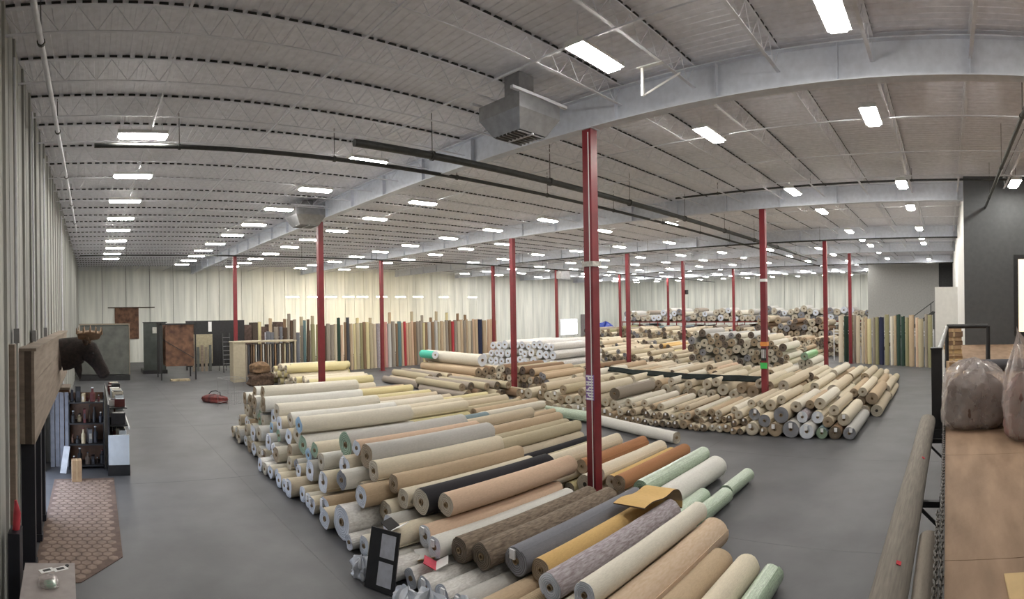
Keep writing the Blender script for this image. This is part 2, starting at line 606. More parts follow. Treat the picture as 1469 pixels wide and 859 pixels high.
# ------------------------------------------------------------------ carpet rolls
CARP = {  # name: (words, body colour, end light, end dark)
    'cream': ('cream', (0.68, 0.61, 0.48)), 'ivory': ('ivory', (0.70, 0.66, 0.57)), 'offwhite': ('off-white', (0.72, 0.71, 0.67)),
    'beige': ('beige', (0.57, 0.49, 0.37)), 'tan': ('tan', (0.49, 0.375, 0.255)), 'khaki': ('khaki', (0.46, 0.40, 0.28)),
    'peach': ('peach', (0.62, 0.45, 0.33)), 'brown': ('brown', (0.24, 0.155, 0.095)), 'taupe': ('taupe', (0.30, 0.26, 0.22)),
    'olive': ('olive', (0.30, 0.28, 0.16)), 'yellow': ('pale yellow', (0.64, 0.57, 0.33)), 'gold': ('gold', (0.60, 0.40, 0.16)),
    'grey': ('grey', (0.17, 0.175, 0.20)), 'lightgrey': ('light grey', (0.50, 0.49, 0.47)), 'charcoal': ('charcoal', (0.07, 0.07, 0.08)),
    'black': ('black', (0.018, 0.017, 0.022)), 'mint': ('mint green wrapped', (0.46, 0.58, 0.44)), 'slate': ('slate blue', (0.20, 0.27, 0.30)),
    'rust': ('rust brown', (0.36, 0.17, 0.08)), 'navy': ('navy', (0.02, 0.025, 0.06)), 'red': ('red', (0.42, 0.05, 0.06)),
    'teal': ('teal', (0.12, 0.19, 0.20)), 'purple': ('purple', (0.12, 0.05, 0.17)), 'green': ('dark green', (0.028, 0.06, 0.045)),
    'pink': ('dusty pink', (0.55, 0.30, 0.28)), 'darkbrown': ('dark brown', (0.10, 0.065, 0.045)), 'lime': ('bright green wrapped', (0.28, 0.62, 0.26)),
    'turquoise': ('turquoise', (0.10, 0.55, 0.42)),
}
BODY = {k: carpet_body(k, v[1], plastic=k in ('mint', 'lime')) for k, v in CARP.items()}
BODY['shag'] = carpet_body('shag', (0.24, 0.19, 0.145), 'mottle', (0.10, 0.075, 0.055))
BODY['lavender'] = carpet_body('lavender', (0.42, 0.39, 0.42), 'mottle', (0.22, 0.18, 0.19))
BODY['weave'] = carpet_body('weave', (0.50, 0.39, 0.25), 'weave')
BODY['peachmottle'] = carpet_body('peachmottle', (0.64, 0.51, 0.39), 'mottle', (0.56, 0.42, 0.29))
BODY['wrapped'] = carpet_body('wrapped', (0.72, 0.71, 0.69), plastic=True, col2=(0.52, 0.50, 0.48))
CW = {k: v[0] for k, v in CARP.items()}
CW.update(shag='mottled brown shag', lavender='lavender-grey patterned', weave='tan basket-weave', peachmottle='pale peach mottled', wrapped='white plastic-wrapped')
ENDS = {
    'white': roll_end('white', (0.74, 0.77, 0.84), (0.56, 0.60, 0.68)),
    'cream': roll_end('cream', (0.62, 0.57, 0.47), (0.36, 0.31, 0.24)),
    'tan': roll_end('tan', (0.44, 0.35, 0.25), (0.20, 0.15, 0.10)),
    'grey': roll_end('grey', (0.30, 0.31, 0.34), (0.15, 0.15, 0.17)),
    'dark': roll_end('dark', (0.20, 0.16, 0.12), (0.07, 0.055, 0.04)),
    'mint': roll_end('mint', (0.40, 0.52, 0.40), (0.12, 0.18, 0.12)),
    'blue': roll_end('blue', (0.40, 0.55, 0.70), (0.25, 0.38, 0.52)),
}
FLATEND = {k: mat('wound_end_' + k, c, rough=.9, var=.15, scale=30) for k, c in dict(white=(.62, .65, .70), cream=(.50, .45, .36), tan=(.32, .25, .17), grey=(.22, .22, .24), dark=(.13, .10, .08), mint=(.28, .36, .28), blue=(.32, .45, .58)).items()}
M_coreshade = mat('core_hole_shade', (0.03, 0.025, 0.02), rough=0.9)  # flat dark disc on heap roll ends, paints the shade inside the core
M_core = mat('cardboard_core', (0.36, 0.26, 0.16), rough=0.9, var=0.1)
DEF_END = {'black': 'cream', 'grey': 'grey', 'mint': 'mint', 'lime': 'mint', 'shag': 'dark', 'brown': 'tan', 'tan': 'tan', 'khaki': 'tan',
           'rust': 'tan', 'darkbrown': 'dark', 'charcoal': 'grey', 'olive': 'tan', 'taupe': 'dark', 'slate': 'grey'}


def roll_mesh(variant, n=22):
    """unit roll: length 1 along x (x = 0..1), radius 1, a spiral overlap step, slightly loose ends"""
    rnd = random.Random(100 + variant)
    seg = 5
    step = 0.05 + 0.05 * rnd.random()
    seam = rnd.random() * 2 * PI
    sq = 0.97 + 0.03 * rnd.random()
    mb = MB()
    vs = []
    off = [(rnd.uniform(-.012, .012), rnd.uniform(-.03, .03)) for _ in range(seg + 1)]
    off[0] = off[-1] = (0, 0)
    for i in range(seg + 1):
        x = i / seg
        dy, dz = off[i]
        lump = 1 + rnd.uniform(-.02, .02)
        for k in range(n + 1):
            t = k / n
            r = (1 - step * t) * lump
            a = seam + 2 * PI * t
            jx = 0
            if i in (0, seg):
                jx = .004 * math.sin(3 * a + variant) + .002 * rnd.uniform(-1, 1)
            yy, zz = r * math.cos(a), r * math.sin(a) * sq
            vs.append((x + jx, yy + dy * .5, zz + dz * .5))
    m = n + 1
    fs = []
    for i in range(seg):
        for k in range(n):
            fs.append((i * m + k, (i + 1) * m + k, (i + 1) * m + k + 1, i * m + k + 1))
        fs.append((i * m + n, (i + 1) * m + n, (i + 1) * m, i * m))
    mb.add(vs, fs, 0)
    # wound end faces, dished in rings round the core
    for end in (0, 1):
        base = end * seg * m
        rings = [[vs[base + k] for k in range(m)]]
        for rr, dx in ((.78, .006 * rnd.uniform(-1, 1)), (.5, .008 * rnd.uniform(-1, 1)), (.24, -.004)):
            rings.append([(end + dx * (1 if end else -1), rr * (1 - step * (k / n)) * math.cos(seam + 2 * PI * k / n),
                           rr * (1 - step * (k / n)) * math.sin(seam + 2 * PI * k / n) * sq) for k in range(m)])
        vv = [p for r in rings for p in r]
        ff = []
        for j in range(len(rings) - 1):
            for k in range(n):
                q = (j * m + k, j * m + k + 1, (j + 1) * m + k + 1, (j + 1) * m + k)
                ff.append(q if end else q[::-1])
            q = (j * m + n, j * m, (j + 1) * m, (j + 1) * m + n)
            ff.append(q if end else q[::-1])
        mb.add(vv, ff, 1)
    me = mb.mesh('carpet_roll', [BODY['cream'], ENDS['cream']], smooth=True)
    return me


ROLLS = [roll_mesh(v) for v in range(8)]


def core_mesh():
    mb = MB()
    n = 12
    vs, fs = [], []
    for x, r in ((.4, .15), (-.004, .16), (-.004, .22), (1.004, .22), (1.004, .16), (.6, .15)):
        for k in range(n):
            vs.append((x, r * math.cos(2 * PI * k / n), r * math.sin(2 * PI * k / n)))
    for i in range(5):
        for k in range(n):
            k2 = (k + 1) % n
            fs.append((i * n + k, i * n + k2, (i + 1) * n + k2, (i + 1) * n + k))
    fs.append(tuple(range(n)))
    fs.append(tuple(range(5 * n, 6 * n))[::-1])
    return mb.add(vs, fs).mesh('core_tube', M_core)


CORE = core_mesh()
M_tag = mat('white_tag', (0.82, 0.82, 0.84), rough=0.6, var=0.05)
TAGM = MB().box(-.012, -.003, -.22, .22, -.30, .30).mesh('paper_tag', M_tag)


def setmats(o, *ms):
    for i, m in enumerate(ms):
        o.material_slots[i].link = 'OBJECT'
        o.material_slots[i].material = m


rollcount = [0]


def roll(x0, y, z, r, L, colour, end=None, yaw=0.0, pitch=0.0, tag_on=False, rng=random, name='carpet_roll'):
    """one carpet roll: axis along x from x0, centre height z"""
    rollcount[0] += 1
    o = link(name, ROLLS[rng.randrange(8)], None, (x0, y, z), None, (L, r, r))
    # roll around own axis first, then pitch / yaw
    R = Matrix.Rotation(yaw, 4, 'Z') @ Matrix.Rotation(pitch, 4, 'Y')
    o.rotation_euler = R.to_euler()
    setmats(o, BODY[colour], ENDS[end or DEF_END.get(colour, 'cream')])
    link('core_tube', CORE, o)
    if tag_on:
        t = link('paper_tag', TAGM, o, (-.002, rng.uniform(-.3, .3), .45))
    return o


HEAP = MB()
HEAPM = []


def heap_roll(x0, y, z, r, L, colour, end=None, axis='x'):
    """a roll joined into the one uncountable heap"""
    def mi(m):
        if m not in HEAPM:
            HEAPM.append(m)
        return HEAPM.index(m)
    n = 12
    vs = []
    for x in (0, L):
        for rr in (r, r * .25):
            for k in range(n):
                a = 2 * PI * k / n
                p = (x0 + x, y + rr * math.cos(a), z + rr * math.sin(a))
                vs.append(p if axis == 'x' else (p[1], p[0], p[2]))
    side, caps = [], []
    for k in range(n):
        k2 = (k + 1) % n
        side.append((k, 2 * n + k, 2 * n + k2, k2))
        caps.append((k, k2, n + k2, n + k))
        caps.append((2 * n + k2, 2 * n + k, 3 * n + k, 3 * n + k2))
    if axis == 'y':
        side = [f[::-1] for f in side]
        caps = [f[::-1] for f in caps]
    HEAP.add(vs, side, mi(BODY[colour]))
    HEAP.add(vs, caps, mi(FLATEND[end or DEF_END.get(colour, 'cream')]))
    HEAP.add(vs, [tuple(range(n, 2 * n)), tuple(range(3 * n, 4 * n))[::-1]], mi(M_coreshade))


class Pile:
    """drops parallel rolls onto each other: circles in the y-z plane that overlap in x rest on one another"""

    def __init__(self, phrase, group, axis='x', origin='from near end', name='carpet_roll'):
        self.name = name
        self.items, self.phrase, self.group, self.axis, self.origin = [], phrase, group, axis, origin
        self.block = []

    def height(self, y, r, x0, x1):
        z = r
        for (yy, zz, rr, a, b) in self.block:
            if b - .03 < x0 or a + .03 > x1:
                continue
            dy = abs(yy - y)
            if dy < r + rr:
                z = max(z, zz + math.sqrt(max(0, (r + rr) ** 2 - dy * dy)))
        return z

    xmax = None

    def drop(self, y, r, x0, colour, L=3.66, layer=0, end=None, slide=.2, label=None, tag_on=False, maxz=9, stuff=False):
        if self.xmax:
            L = min(L, self.xmax - x0)
        best = None
        k = 0.0
        while k <= slide + 1e-6:
            for s in ((0,) if k == 0 else (k, -k)):
                z = self.height(y + s, r, x0, x0 + L)
                c = z + abs(s) * .25
                if best is None or c < best[0]:
                    best = (c, y + s, z)
            k += .02
        _, yy, z = best
        if z > maxz:
            return None
        for cx in XG:
            for cy in YCOL:
                if self.axis == 'x' and abs(cy - yy) < r + .24 and x0 < cx < x0 + L + .24:
                    L = cx - .24 - x0
        self.block.append((yy, z, r, x0, x0 + L))
        if stuff:
            heap_roll(x0, yy, z, r * .995, L, colour, end, self.axis)
            return z
        o = roll(x0, yy, z, r * .995, L, colour, end, tag_on=tag_on, name=self.name)
        if self.axis == 'y':
            o.location = (yy, x0, z)
            o.rotation_euler = (0, 0, PI / 2)
        self.items.append((layer, yy, o, colour, label))
        return o

    def finish(self):
        names = ['bottom', 'second', 'third', 'fourth', 'fifth', 'sixth']
        cnt = {}
        for layer, yy, o, colour, label in sorted(self.items, key=lambda t: (t[0], t[1])):
            cnt[layer] = cnt.get(layer, 0) + 1
            if label is None:
                label = '%s roll, %s %s, %s layer, %s' % (CW[colour], ordinal(cnt[layer]), self.origin, names[layer], self.phrase)
            tag(o, label, 'carpet roll', self.group)


def pick(rng, opts):
    return rng.choices([o[0] for o in opts], [o[1] for o in opts])[0]


rA = random.Random(11)
# --- front pile, row along the left aisle
A1 = Pile('aisle side of the front pile', 'carpet rolls in the front pile')
NEUT = [('cream', 4), ('ivory', 4), ('offwhite', 4), ('beige', 2), ('lightgrey', 2), ('tan', 1)]
# bottom layer
near0 = [(2.95, .20, 'mint', 5.05, 'mint'), (3.42, .24, 'cream', 5.1, 'cream'), (3.95, .24, 'tan', 5.15, 'tan'), (4.5, .30, 'peachmottle', 6.1, 'cream'),
         (5.08, .27, 'ivory', 6.0, 'white'), (5.62, .26, 'weave', 5.5, 'tan'), (6.12, .23, 'tan', 5.3, 'white'),
         (6.55, .2, 'lightgrey', 5.2, 'white'), (6.98, .21, 'wrapped', 5.15, 'white'), (7.4, .2, 'wrapped', 5.1, 'white')]
nl = {2.95: 'mint green roll on the floor at the near edge of the front pile',
      3.42: 'cream roll on the floor beside the nearest mint roll',
      4.5: 'thick pale peach mottled roll at the near side of front pile',
      5.08: 'smooth ivory roll between the peach roll and lavender patterned roll',
      5.62: 'tan basket-weave roll below the dark grey roll'}
for (y, r, c, x, e) in near0:
    A1.drop(y, r, x, c, layer=0, end=e, slide=.02, label=nl.get(y), tag_on=y > 6.2)
y = 7.82
k = 0
while y < 20.6:
    r = rA.choice((.19, .21, .23, .25, .27) if y > 10 else (.17, .19, .2))
    if abs(y - 10.2) < .25 and k != 99:
        r = .37
    A1.drop(y + r - .22, r, 5.0 + rA.uniform(-.12, .12) + (.0 if y < 16 else .35), pick(rA, NEUT + [('wrapped', 12 if y < 11 else 3)]), layer=0,
            end='white' if rA.random() < .8 and y < 16 else pick(rA, [('cream', 2), ('tan', 1), ('white', 1)]), slide=.02, tag_on=rA.random() < .35)
    y += 2 * r + .005
    k += 1
# second layer
near1 = [(4.72, .2, 'ivory', 6.0, 'white', None), (5.32, .22, 'lavender', 5.9, 'white', 'lavender-grey patterned roll lying over the tan rolls'),
         (5.86, .2, 'gold', 6.3, 'tan', 'gold roll beside the curled gold remnant'),
         (6.3, .26, 'grey', 6.2, 'grey', 'dark grey roll with white tag, low at the front pile'),
         (6.85, .24, 'shag', 5.9, 'dark', 'mottled brown shag roll next to the dark grey roll'),
         (7.32, .23, 'shag', 5.8, 'dark', 'mottled brown shag roll, second away from the dark grey roll'),
         (7.75, .2, 'offwhite', 5.6, 'white', None), (8.15, .22, 'peach', 5.7, 'white', None)]
for (y, r, c, x, e, lb) in near1:
    A1.drop(y, r, x, c, layer=1, end=e, slide=.08, label=lb, tag_on=c in ('grey', 'offwhite', 'peach'))
y = 8.6
while y < 20.3:
    r = rA.choice((.19, .22, .24, .27))
    A1.drop(y, r, 5.35 + rA.uniform(-.2, .35), pick(rA, NEUT), layer=1, end=pick(rA, [('white', 5), ('cream', 3), ('tan', 1), ('grey', 1)]), slide=.1, tag_on=rA.random() < .25)
    y += 2 * r + .01
# third layer
near2 = [(8.25, .24, 'peach', 6.2, 'cream', 'peach roll lying just in front of the large black roll'),
         (8.75, .28, 'black', 6.0, 'cream', 'large black roll with pale wound end on the front pile'),
         (9.3, .21, 'cream', 5.9, 'cream', None), (9.75, .2, 'tan', 5.9, 'tan', None), (10.2, .24, 'cream', 5.8, 'cream', None),
         (10.75, .29, 'lightgrey', 5.9, 'tan', 'light grey roll with a tan wound end, mid front pile'), (11.3, .2, 'peach', 5.9, 'white', None),
         (11.85, .34, 'lightgrey', 5.95, 'mint', 'thick light grey roll with green-tinted end on front pile')]
for (y, r, c, x, e, lb) in near2:
    A1.drop(y, r, x, c, layer=2, end=e, slide=.1, label=lb)
y = 12.5
while y < 20.1:
    r = rA.choice((.2, .23, .26, .29))
    A1.drop(y, r, 5.5 + rA.uniform(-.1, .45), pick(rA, [('ivory', 4), ('offwhite', 5), ('cream', 3), ('lightgrey', 2)]), layer=2,
            end=pick(rA, [('white', 3), ('blue', 1), ('cream', 3), ('mint', 1)]), slide=.12)
    y += 2 * r + .02
for (y, r, c, x, e, lb) in [(14.2, .25, 'ivory', 5.6, 'blue', 'ivory roll with a blue-wrapped end high on the front pile'), (15.2, .24, 'offwhite', 5.8, 'cream', None),
                            (16.3, .26, 'ivory', 5.75, 'cream', None), (17.2, .27, 'offwhite', 5.6, 'tan', None), (17.9, .24, 'ivory', 5.7, 'cream', None),
                            (18.5, .27, 'offwhite', 5.6, 'tan', None), (19.2, .28, 'ivory', 5.7, 'tan', None), (19.8, .24, 'offwhite', 5.65, 'tan', None)]:
    A1.drop(y, r, x, c, layer=3, end=e, slide=.15, label=lb)
for (y, r, c, x, e) in [(18.1, .24, 'ivory', 5.8, 'tan'), (18.8, .25, 'offwhite', 5.75, 'tan')]:
    A1.drop(y, r, x, c, layer=4, end=e, slide=.2)
A1.finish()

# --- front pile, inner row
A2 = Pile('inner row of the front pile', 'carpet rolls in the front pile')
A2.xmax = 13.85
INN = [('cream', 4), ('beige', 3), ('khaki', 3), ('yellow', 3), ('tan', 2), ('ivory', 1)]
# rolls right of the nearest column
for (y, r, c, x, L, e, lb) in [(5.24, .2, 'mint', 10.35, 1.7, 'mint', 'short mint green roll, nearer of two side by side on floor'),
                               (5.72, .2, 'mint', 10.2, 1.6, 'mint', 'short mint green roll tucked against the thick ivory roll'),
                               (5.32, .19, 'mint', 12.25, 1.5, 'mint', 'short mint green roll farthest right on the floor'),
                               (6.25, .32, 'offwhite', 10.25, 3.5, 'tan', 'thick off-white roll beside the mint green rolls')]:
    A2.drop(y, r, x, c, L=L, layer=0, end=e, slide=.02, label=lb)
y = 6.85
while y < 20.5:
    r = rA.choice((.17, .2, .22, .25))
    x = 10.55 if y < 9 else 9.9
    A2.drop(y, r, x + rA.uniform(-.1, .25), pick(rA, INN), layer=0, slide=.02, stuff=True)
    y += 2 * r + .01
A2.drop(6.66, .21, 10.5, 'mint', L=3.4, layer=1, end='mint', slide=.05, label='mint green wrapped roll lying on top of the off-white roll')
seq = [(7.3, .2, 'rust'), (7.72, .18, 'gold'), (8.15, .2, 'cream'), (8.6, .2, 'rust'), (9.05, .21, 'cream'), (9.5, .21, 'cream'), (9.95, .2, 'khaki'),
       (10.4, .15, 'black'), (10.8, .2, 'beige'), (11.3, .22, 'khaki'), (11.8, .23, 'khaki'), (12.4, .25, 'brown'), (12.95, .22, 'beige'),
       (13.5, .24, 'cream'), (14.0, .22, 'yellow'), (14.5, .22, 'yellow'), (15.0, .23, 'cream'), (15.5, .22, 'slate'), (16.0, .21, 'yellow'),
       (16.5, .22, 'yellow'), (17.0, .24, 'cream'), (17.6, .25, 'ivory'), (18.2, .23, 'cream'), (18.8, .25, 'yellow'), (19.4, .25, 'cream')]
for (y, r, c) in seq:
    lb = {'black': 'narrow black roll lying across the inner front pile', 'slate': 'slate blue roll in the inner front pile'}.get(c)
    A2.drop(y, r, (10.6 if y < 9 else 9.9) + rA.uniform(-.1, .3), c, layer=1, slide=.1, label=lb)
for (y, r, c) in [(11.0, .2, 'khaki'), (11.6, .21, 'khaki'), (12.2, .22, 'tan'), (13.2, .2, 'beige'), (16.8, .22, 'cream'), (17.4, .24, 'cream'), (18.5, .25, 'ivory'), (19.1, .22, 'yellow')]:
    A2.drop(y, r, 9.95 + rA.uniform(-.05, .4), c, layer=2, slide=.15)
A2.finish()
A3 = Pile('outer row of the front pile', 'carpet rolls in the front pile')
y = 15.8
while y < 26.2:
    r = rA.choice((.18, .2, .22))
    A3.drop(y, r, 13.95 - (1.5 if y > 20.7 else 0) + rA.uniform(-.05, .25), pick(rA, INN), layer=0, slide=.02, stuff=True)
    y += 2 * r + .03
y = 16.3
while y < 25.6:
    r = rA.choice((.18, .21))
    A3.drop(y, r, 13.95 - (1.5 if y > 20.9 else 0) + rA.uniform(-.05, .3), pick(rA, INN), layer=1, slide=.12)
    y += 2 * r + rA.choice((.02, .3, .6))
A3.finish()
# --- back of the front aisle: pale yellow rolls behind the second column
DD = Pile('pale pile before the upright rolls', 'carpet rolls in the pale back pile')
for layer, (ya, yb) in enumerate(((28.8, 36.4), (29.2, 36.0), (32.5, 35.6))):
    y = ya
    while y < yb:
        r = rA.choice((.2, .23, .26))
        DD.drop(y, r, 12.2 + rA.uniform(-.3, .5) + (36 - y) * .02, pick(rA, [('yellow', 4), ('cream', 4), ('ivory', 1), ('olive', 1)]), L=4.2, layer=layer, slide=.1 if layer else .02, stuff=layer < 1)
        y += 2 * r + .02
DD.finish()

# --- two lone rolls lying along the cross aisle
o = roll(0, 0, 0, .24, 3.9, 'mint')
a, b = Vector((18.0, 17.6, .24)), Vector((17.95, 13.75, .24))
o.location = a
o.rotation_euler = (0, 0, math.atan2(b.y - a.y, b.x - a.x))
tag(o, 'long mint green roll lying alone across the aisle', 'carpet roll')
o = roll(0, 0, 0, .22, 4.9, 'offwhite', 'cream')
a, b = Vector((17.85, 13.6, .22)), P(968, 628, .22)
o.location = a
o.rotation_euler = (0, 0, math.atan2(b.y - a.y, b.x - a.x))
o.scale.x = (b - a).length
tag(o, 'long off-white roll lying alone on the aisle floor', 'carpet roll')

# ------------------------------------------------------------------ middle pile
rB = random.Random(23)
B1 = Pile('front face of the middle pile', 'carpet rolls in the middle pile')
B1.xmax = 22.2
MID = [('cream', 4), ('beige', 4), ('tan', 2), ('ivory', 2), ('khaki', 1)]
SMALL = [('cream', 3), ('beige', 3), ('tan', 2), ('khaki', 1), ('ivory', 2)]
# right corner, big rolls
for (y, r, c, e, lb) in [(3.45, .24, 'lightgrey', 'grey', 'light grey roll at the near right corner of the middle pile'), (3.97, .24, 'brown', 'dark', None),
                         (4.45, .22, 'slate', 'mint', 'slate roll with greenish end at the foot of the middle pile'), (4.97, .28, 'lightgrey', 'white', None),
                         (5.58, .31, 'lightgrey', 'grey', None), (6.18, .27, 'beige', 'tan', None), (6.62, .16, 'beige', 'tan', None), (7.05, .25, 'cream', 'cream', None)]:
    B1.drop(y, r, 18.7 + rB.uniform(-.05, .1), c, layer=0, end=e, slide=.02, label=lb, tag_on=True)
y = 7.5
while y < 13.4:
    r = rB.choice((.13, .15, .17))
    B1.drop(y, r, 18.7 + rB.uniform(-.1, .1), pick(rB, SMALL), layer=0, end=pick(rB, [('tan', 3), ('dark', 2), ('cream', 1)]), slide=.02, tag_on=rB.random() < .7)
    y += 2 * r + .01
while y < 19.6:
    r = rB.choice((.2, .23, .25))
    B1.drop(y + r - .15, r, 18.8 + rB.uniform(-.1, .2), pick(rB, MID), layer=0, end=pick(rB, [('tan', 2), ('dark', 1), ('cream', 3)]), slide=.02, tag_on=rB.random() < .3)
    y += 2 * r + .01
for (y, r, c, e, lb) in [(3.75, .24, 'cream', 'cream', None), (4.25, .2, 'beige', 'tan', None), (4.7, .23, 'cream', 'white', 'cream roll with white end at right of the middle pile'),
                         (5.25, .22, 'lavender', 'white', 'lavender-grey roll on the middle pile'), (5.85, .3, 'beige', 'grey', 'thick beige roll with dark hollow end on the middle pile'),
                         (6.5, .24, 'cream', 'grey', None), (7.0, .24, 'cream', 'grey', None)]:
    B1.drop(y, r, 18.85 + rB.uniform(-.1, .3), c, layer=1, end=e, slide=.1, label=lb, tag_on=rB.random() < .5)
y = 7.5
while y < 13.2:
    r = rB.choice((.13, .15, .16))
    B1.drop(y, r, 18.85 + rB.uniform(-.15, .3), pick(rB, SMALL), layer=1, end=pick(rB, [('tan', 2), ('dark', 2), ('cream', 2)]), slide=.08, tag_on=rB.random() < .4)
    y += 2 * r + .01
while y < 19.2:
    r = rB.choice((.2, .22, .25))
    B1.drop(y + r - .15, r, 19.0 + rB.uniform(-.1, .3), pick(rB, MID), layer=1, slide=.1, tag_on=rB.random() < .2)
    y += 2 * r + .02
y = 4.2
while y < 6.5:
    r = rB.choice((.18, .2, .22))
    B1.drop(y, r, 19.2 + rB.uniform(-.1, .4), pick(rB, MID), layer=2, slide=.12)
    y += 2 * r + .05
while y < 13:
    r = rB.choice((.13, .15, .17))
    B1.drop(y, r, 19.1 + rB.uniform(-.15, .4), pick(rB, SMALL), layer=2, slide=.1)
    y += 2 * r + rB.choice((.02, .02, .3))
for (y, r, c, e) in [(13.5, .28, 'taupe', 'dark'), (14.6, .26, 'cream', 'cream'), (15.3, .2, 'beige', 'tan'), (16.4, .22, 'khaki', 'tan'), (17.6, .22, 'beige', 'tan')]:
    B1.drop(y, r, 19.2, c, layer=2, end=e, slide=.12)
B1.finish()

B2 = Pile('second rank of the middle pile', 'carpet rolls in the middle pile')
y = 3.0
while y < 20:
    r = rB.choice((.2, .23, .26))
    B2.drop(y, r, 22.78 + rB.uniform(0, .2), pick(rB, MID), layer=0, slide=.02, stuff=True)
    y += 2 * r + .01
y = 3.1
while y < 19.5:
    r = rB.choice((.2, .22, .25, .28))
    B2.drop(y, r, 22.8 + rB.uniform(0, .3), pick(rB, MID) if y > 4 else rB.choice(('yellow', 'cream', 'tan')), layer=1, slide=.1)
    y += 2 * r + .03
y = 3.6
while y < 19:
    r = rB.choice((.2, .22, .25))
    B2.drop(y, r, 22.85 + rB.uniform(0, .3), pick(rB, MID), layer=2, slide=.15, maxz=1.3)
    y += 2 * r + rB.choice((.05, .6))
B2.finish()
for (xa, ya, yb, nl_, L, opts) in [(26.7, 2.9, 16.0, 3, 3.6, MID), (30.4, 3.2, 12.5, 2, 3.6, MID), (27.0, 16.5, 23.5, 3, 3.6, [('tan', 3), ('khaki', 3), ('beige', 3), ('brown', 1)]),
                                   (23.0, 20.6, 25.5, 3, 3.6, [('tan', 3), ('khaki', 3), ('brown', 2), ('beige', 1)]),
                                   (31.0, 13.0, 22.5, 2, 3.3, [('beige', 3), ('cream', 3), ('peach', 1)]),
                                   (37.0, 11.0, 19.2, 5, 3.66, [('ivory', 4), ('cream', 2), ('offwhite', 3), ('lightgrey', 2)]),
                                   (36.6, 19.6, 27.5, 3, 3.66, [('beige', 2), ('cream', 3), ('khaki', 2)]),
                                   (36.4, 29.0, 37.0, 3, 3.66, [('offwhite', 3), ('cream', 3), ('yellow', 2)]),
                                   (45.9, 11.5, 21.5, 3, 3.66, [('tan', 2), ('beige', 3), ('khaki', 2)]),
                                   (44.2, 24.0, 36.5, 3, 3.66, [('gold', 2), ('beige', 3), ('yellow', 2), ('cream', 2)]),
                                   (49.8, 9.5, 21.5, 4, 3.66, [('tan', 2), ('brown', 1), ('beige', 3)]),
                                   (48.6, 24.5, 44, 3, 3.66, [('cream', 3), ('beige', 3), ('khaki', 2), ('taupe', 1)]),
                                   (56.5, 12, 21, 5, 3.66, [('tan', 2), ('brown', 2), ('beige', 2), ('taupe', 1)]),
                                   (56.5, 25, 45, 4, 3.66, [('cream', 2), ('taupe', 2), ('olive', 1), ('beige', 3)]),
                                   (62.0, 10, 46, 4, 3.66, [('taupe', 3), ('brown', 2), ('beige', 2), ('charcoal', 1), ('slate', 1)])]:
    pl = Pile('', '')
    for layer in range(nl_):
        y = ya + .2 * layer
        while y < yb - .15 * layer:
            r = rB.choice((.18, .21, .24) if nl_ < 5 else (.22, .26, .3))
            if xa > 50:
                r *= 1.25
            if layer < nl_ - 1 or rB.random() < .75:
                pl.drop(y, r, xa + rB.uniform(-.15, .25), pick(rB, opts), L=L, slide=.1 if layer else .02, stuff=True,
                        end=pick(rB, [('tan', 3), ('dark', 2), ('cream', 3), ('grey', 1)]))
            y += 2 * r + .01
heap = None

# white wrapped stack left of centre
Wp = Pile('white stack beside the red column', 'white wrapped rolls in a stack', name='wrapped_roll')
for layer in range(4):
    y = 25.2 + .15 * layer
    while y < 33.0 - .3 * layer:
        r = rB.choice((.28, .31, .34))
        Wp.drop(y, r, 28.4 + rB.uniform(0, .35) + .15 * layer, pick(rB, [('wrapped', 5), ('offwhite', 2), ('ivory', 2)]), L=5.4, layer=layer, slide=.15 if layer else .02,
                end='white', stuff=layer < 1)
        y += 2 * r + .03
Wp.finish()
# brown skewed rolls left of the middle pile (axis along y)
Cp = Pile('brown pile left of middle', 'brown rolls lying lengthwise', axis='y', origin='from left')
for (x, r, c, y0, L) in [(18.3, .22, 'taupe', 22.4, 4.2), (18.8, .24, 'khaki', 22.8, 4.4), (19.35, .24, 'brown', 22.5, 4.4), (19.9, .24, 'khaki', 21.6, 4.6), (20.4, .22, 'taupe', 21.8, 4.4), (20.9, .24, 'brown', 21.0, 4.6),
                         (21.4, .22, 'khaki', 21.2, 4.2), (18.9, .23, 'taupe', 27.6, 4.2), (19.4, .23, 'beige', 27.4, 4.4), (19.9, .22, 'taupe', 27.0, 4.4), (20.45, .25, 'khaki', 27.0, 4.4), (21.0, .24, 'beige', 26.6, 4.4), (21.5, .22, 'brown', 26.5, 4.4)]:
    Cp.drop(x, r, y0, c, L=L, layer=0, slide=.02)
for (x, r, c, y0, L) in [(18.6, .22, 'khaki', 23.0, 4.2), (19.15, .23, 'taupe', 22.9, 4.2), (19.7, .22, 'khaki', 22.2, 4.2), (20.2, .24, 'taupe', 22.0, 4.2), (20.75, .22, 'khaki', 21.6, 4.2),
                         (19.7, .24, 'khaki', 27.6, 4.2), (20.3, .25, 'taupe', 27.3, 4.2), (20.9, .24, 'khaki', 27.0, 4.2)]:
    Cp.drop(x, r, y0, c, L=L, layer=1, slide=.15)
Cp.finish()
C2 = Pile('', '', axis='y')
for layer, xx in enumerate(((22.5, 23.1, 23.7, 24.3, 24.9), (22.8, 23.4, 24.0, 24.6))):
    for x in xx:
        C2.drop(x, .29, 26.6, rB.choice(('tan', 'peach', 'beige', 'brown')), L=6.2, slide=.05, stuff=True)
zt = C2.height(23.5, .42, 27, 33)
o = roll(0, 0, 0, .42, 6.2, 'ivory', 'white')
o.location = (23.5, 27.0, zt)
o.rotation_euler = (0, 0, PI / 2)
tag(o, 'long thick ivory roll on top of the brown pile before the upright rolls', 'carpet roll')
C2.block.append((23.5, zt, .42, 27.0, 33.2))
o = roll(0, 0, 0, .3, 1.6, 'turquoise', 'white')
o.location = (22.8, 31.3, C2.height(22.8, .3, 31.3, 32.9))
o.rotation_euler = (0, 0, PI / 2)
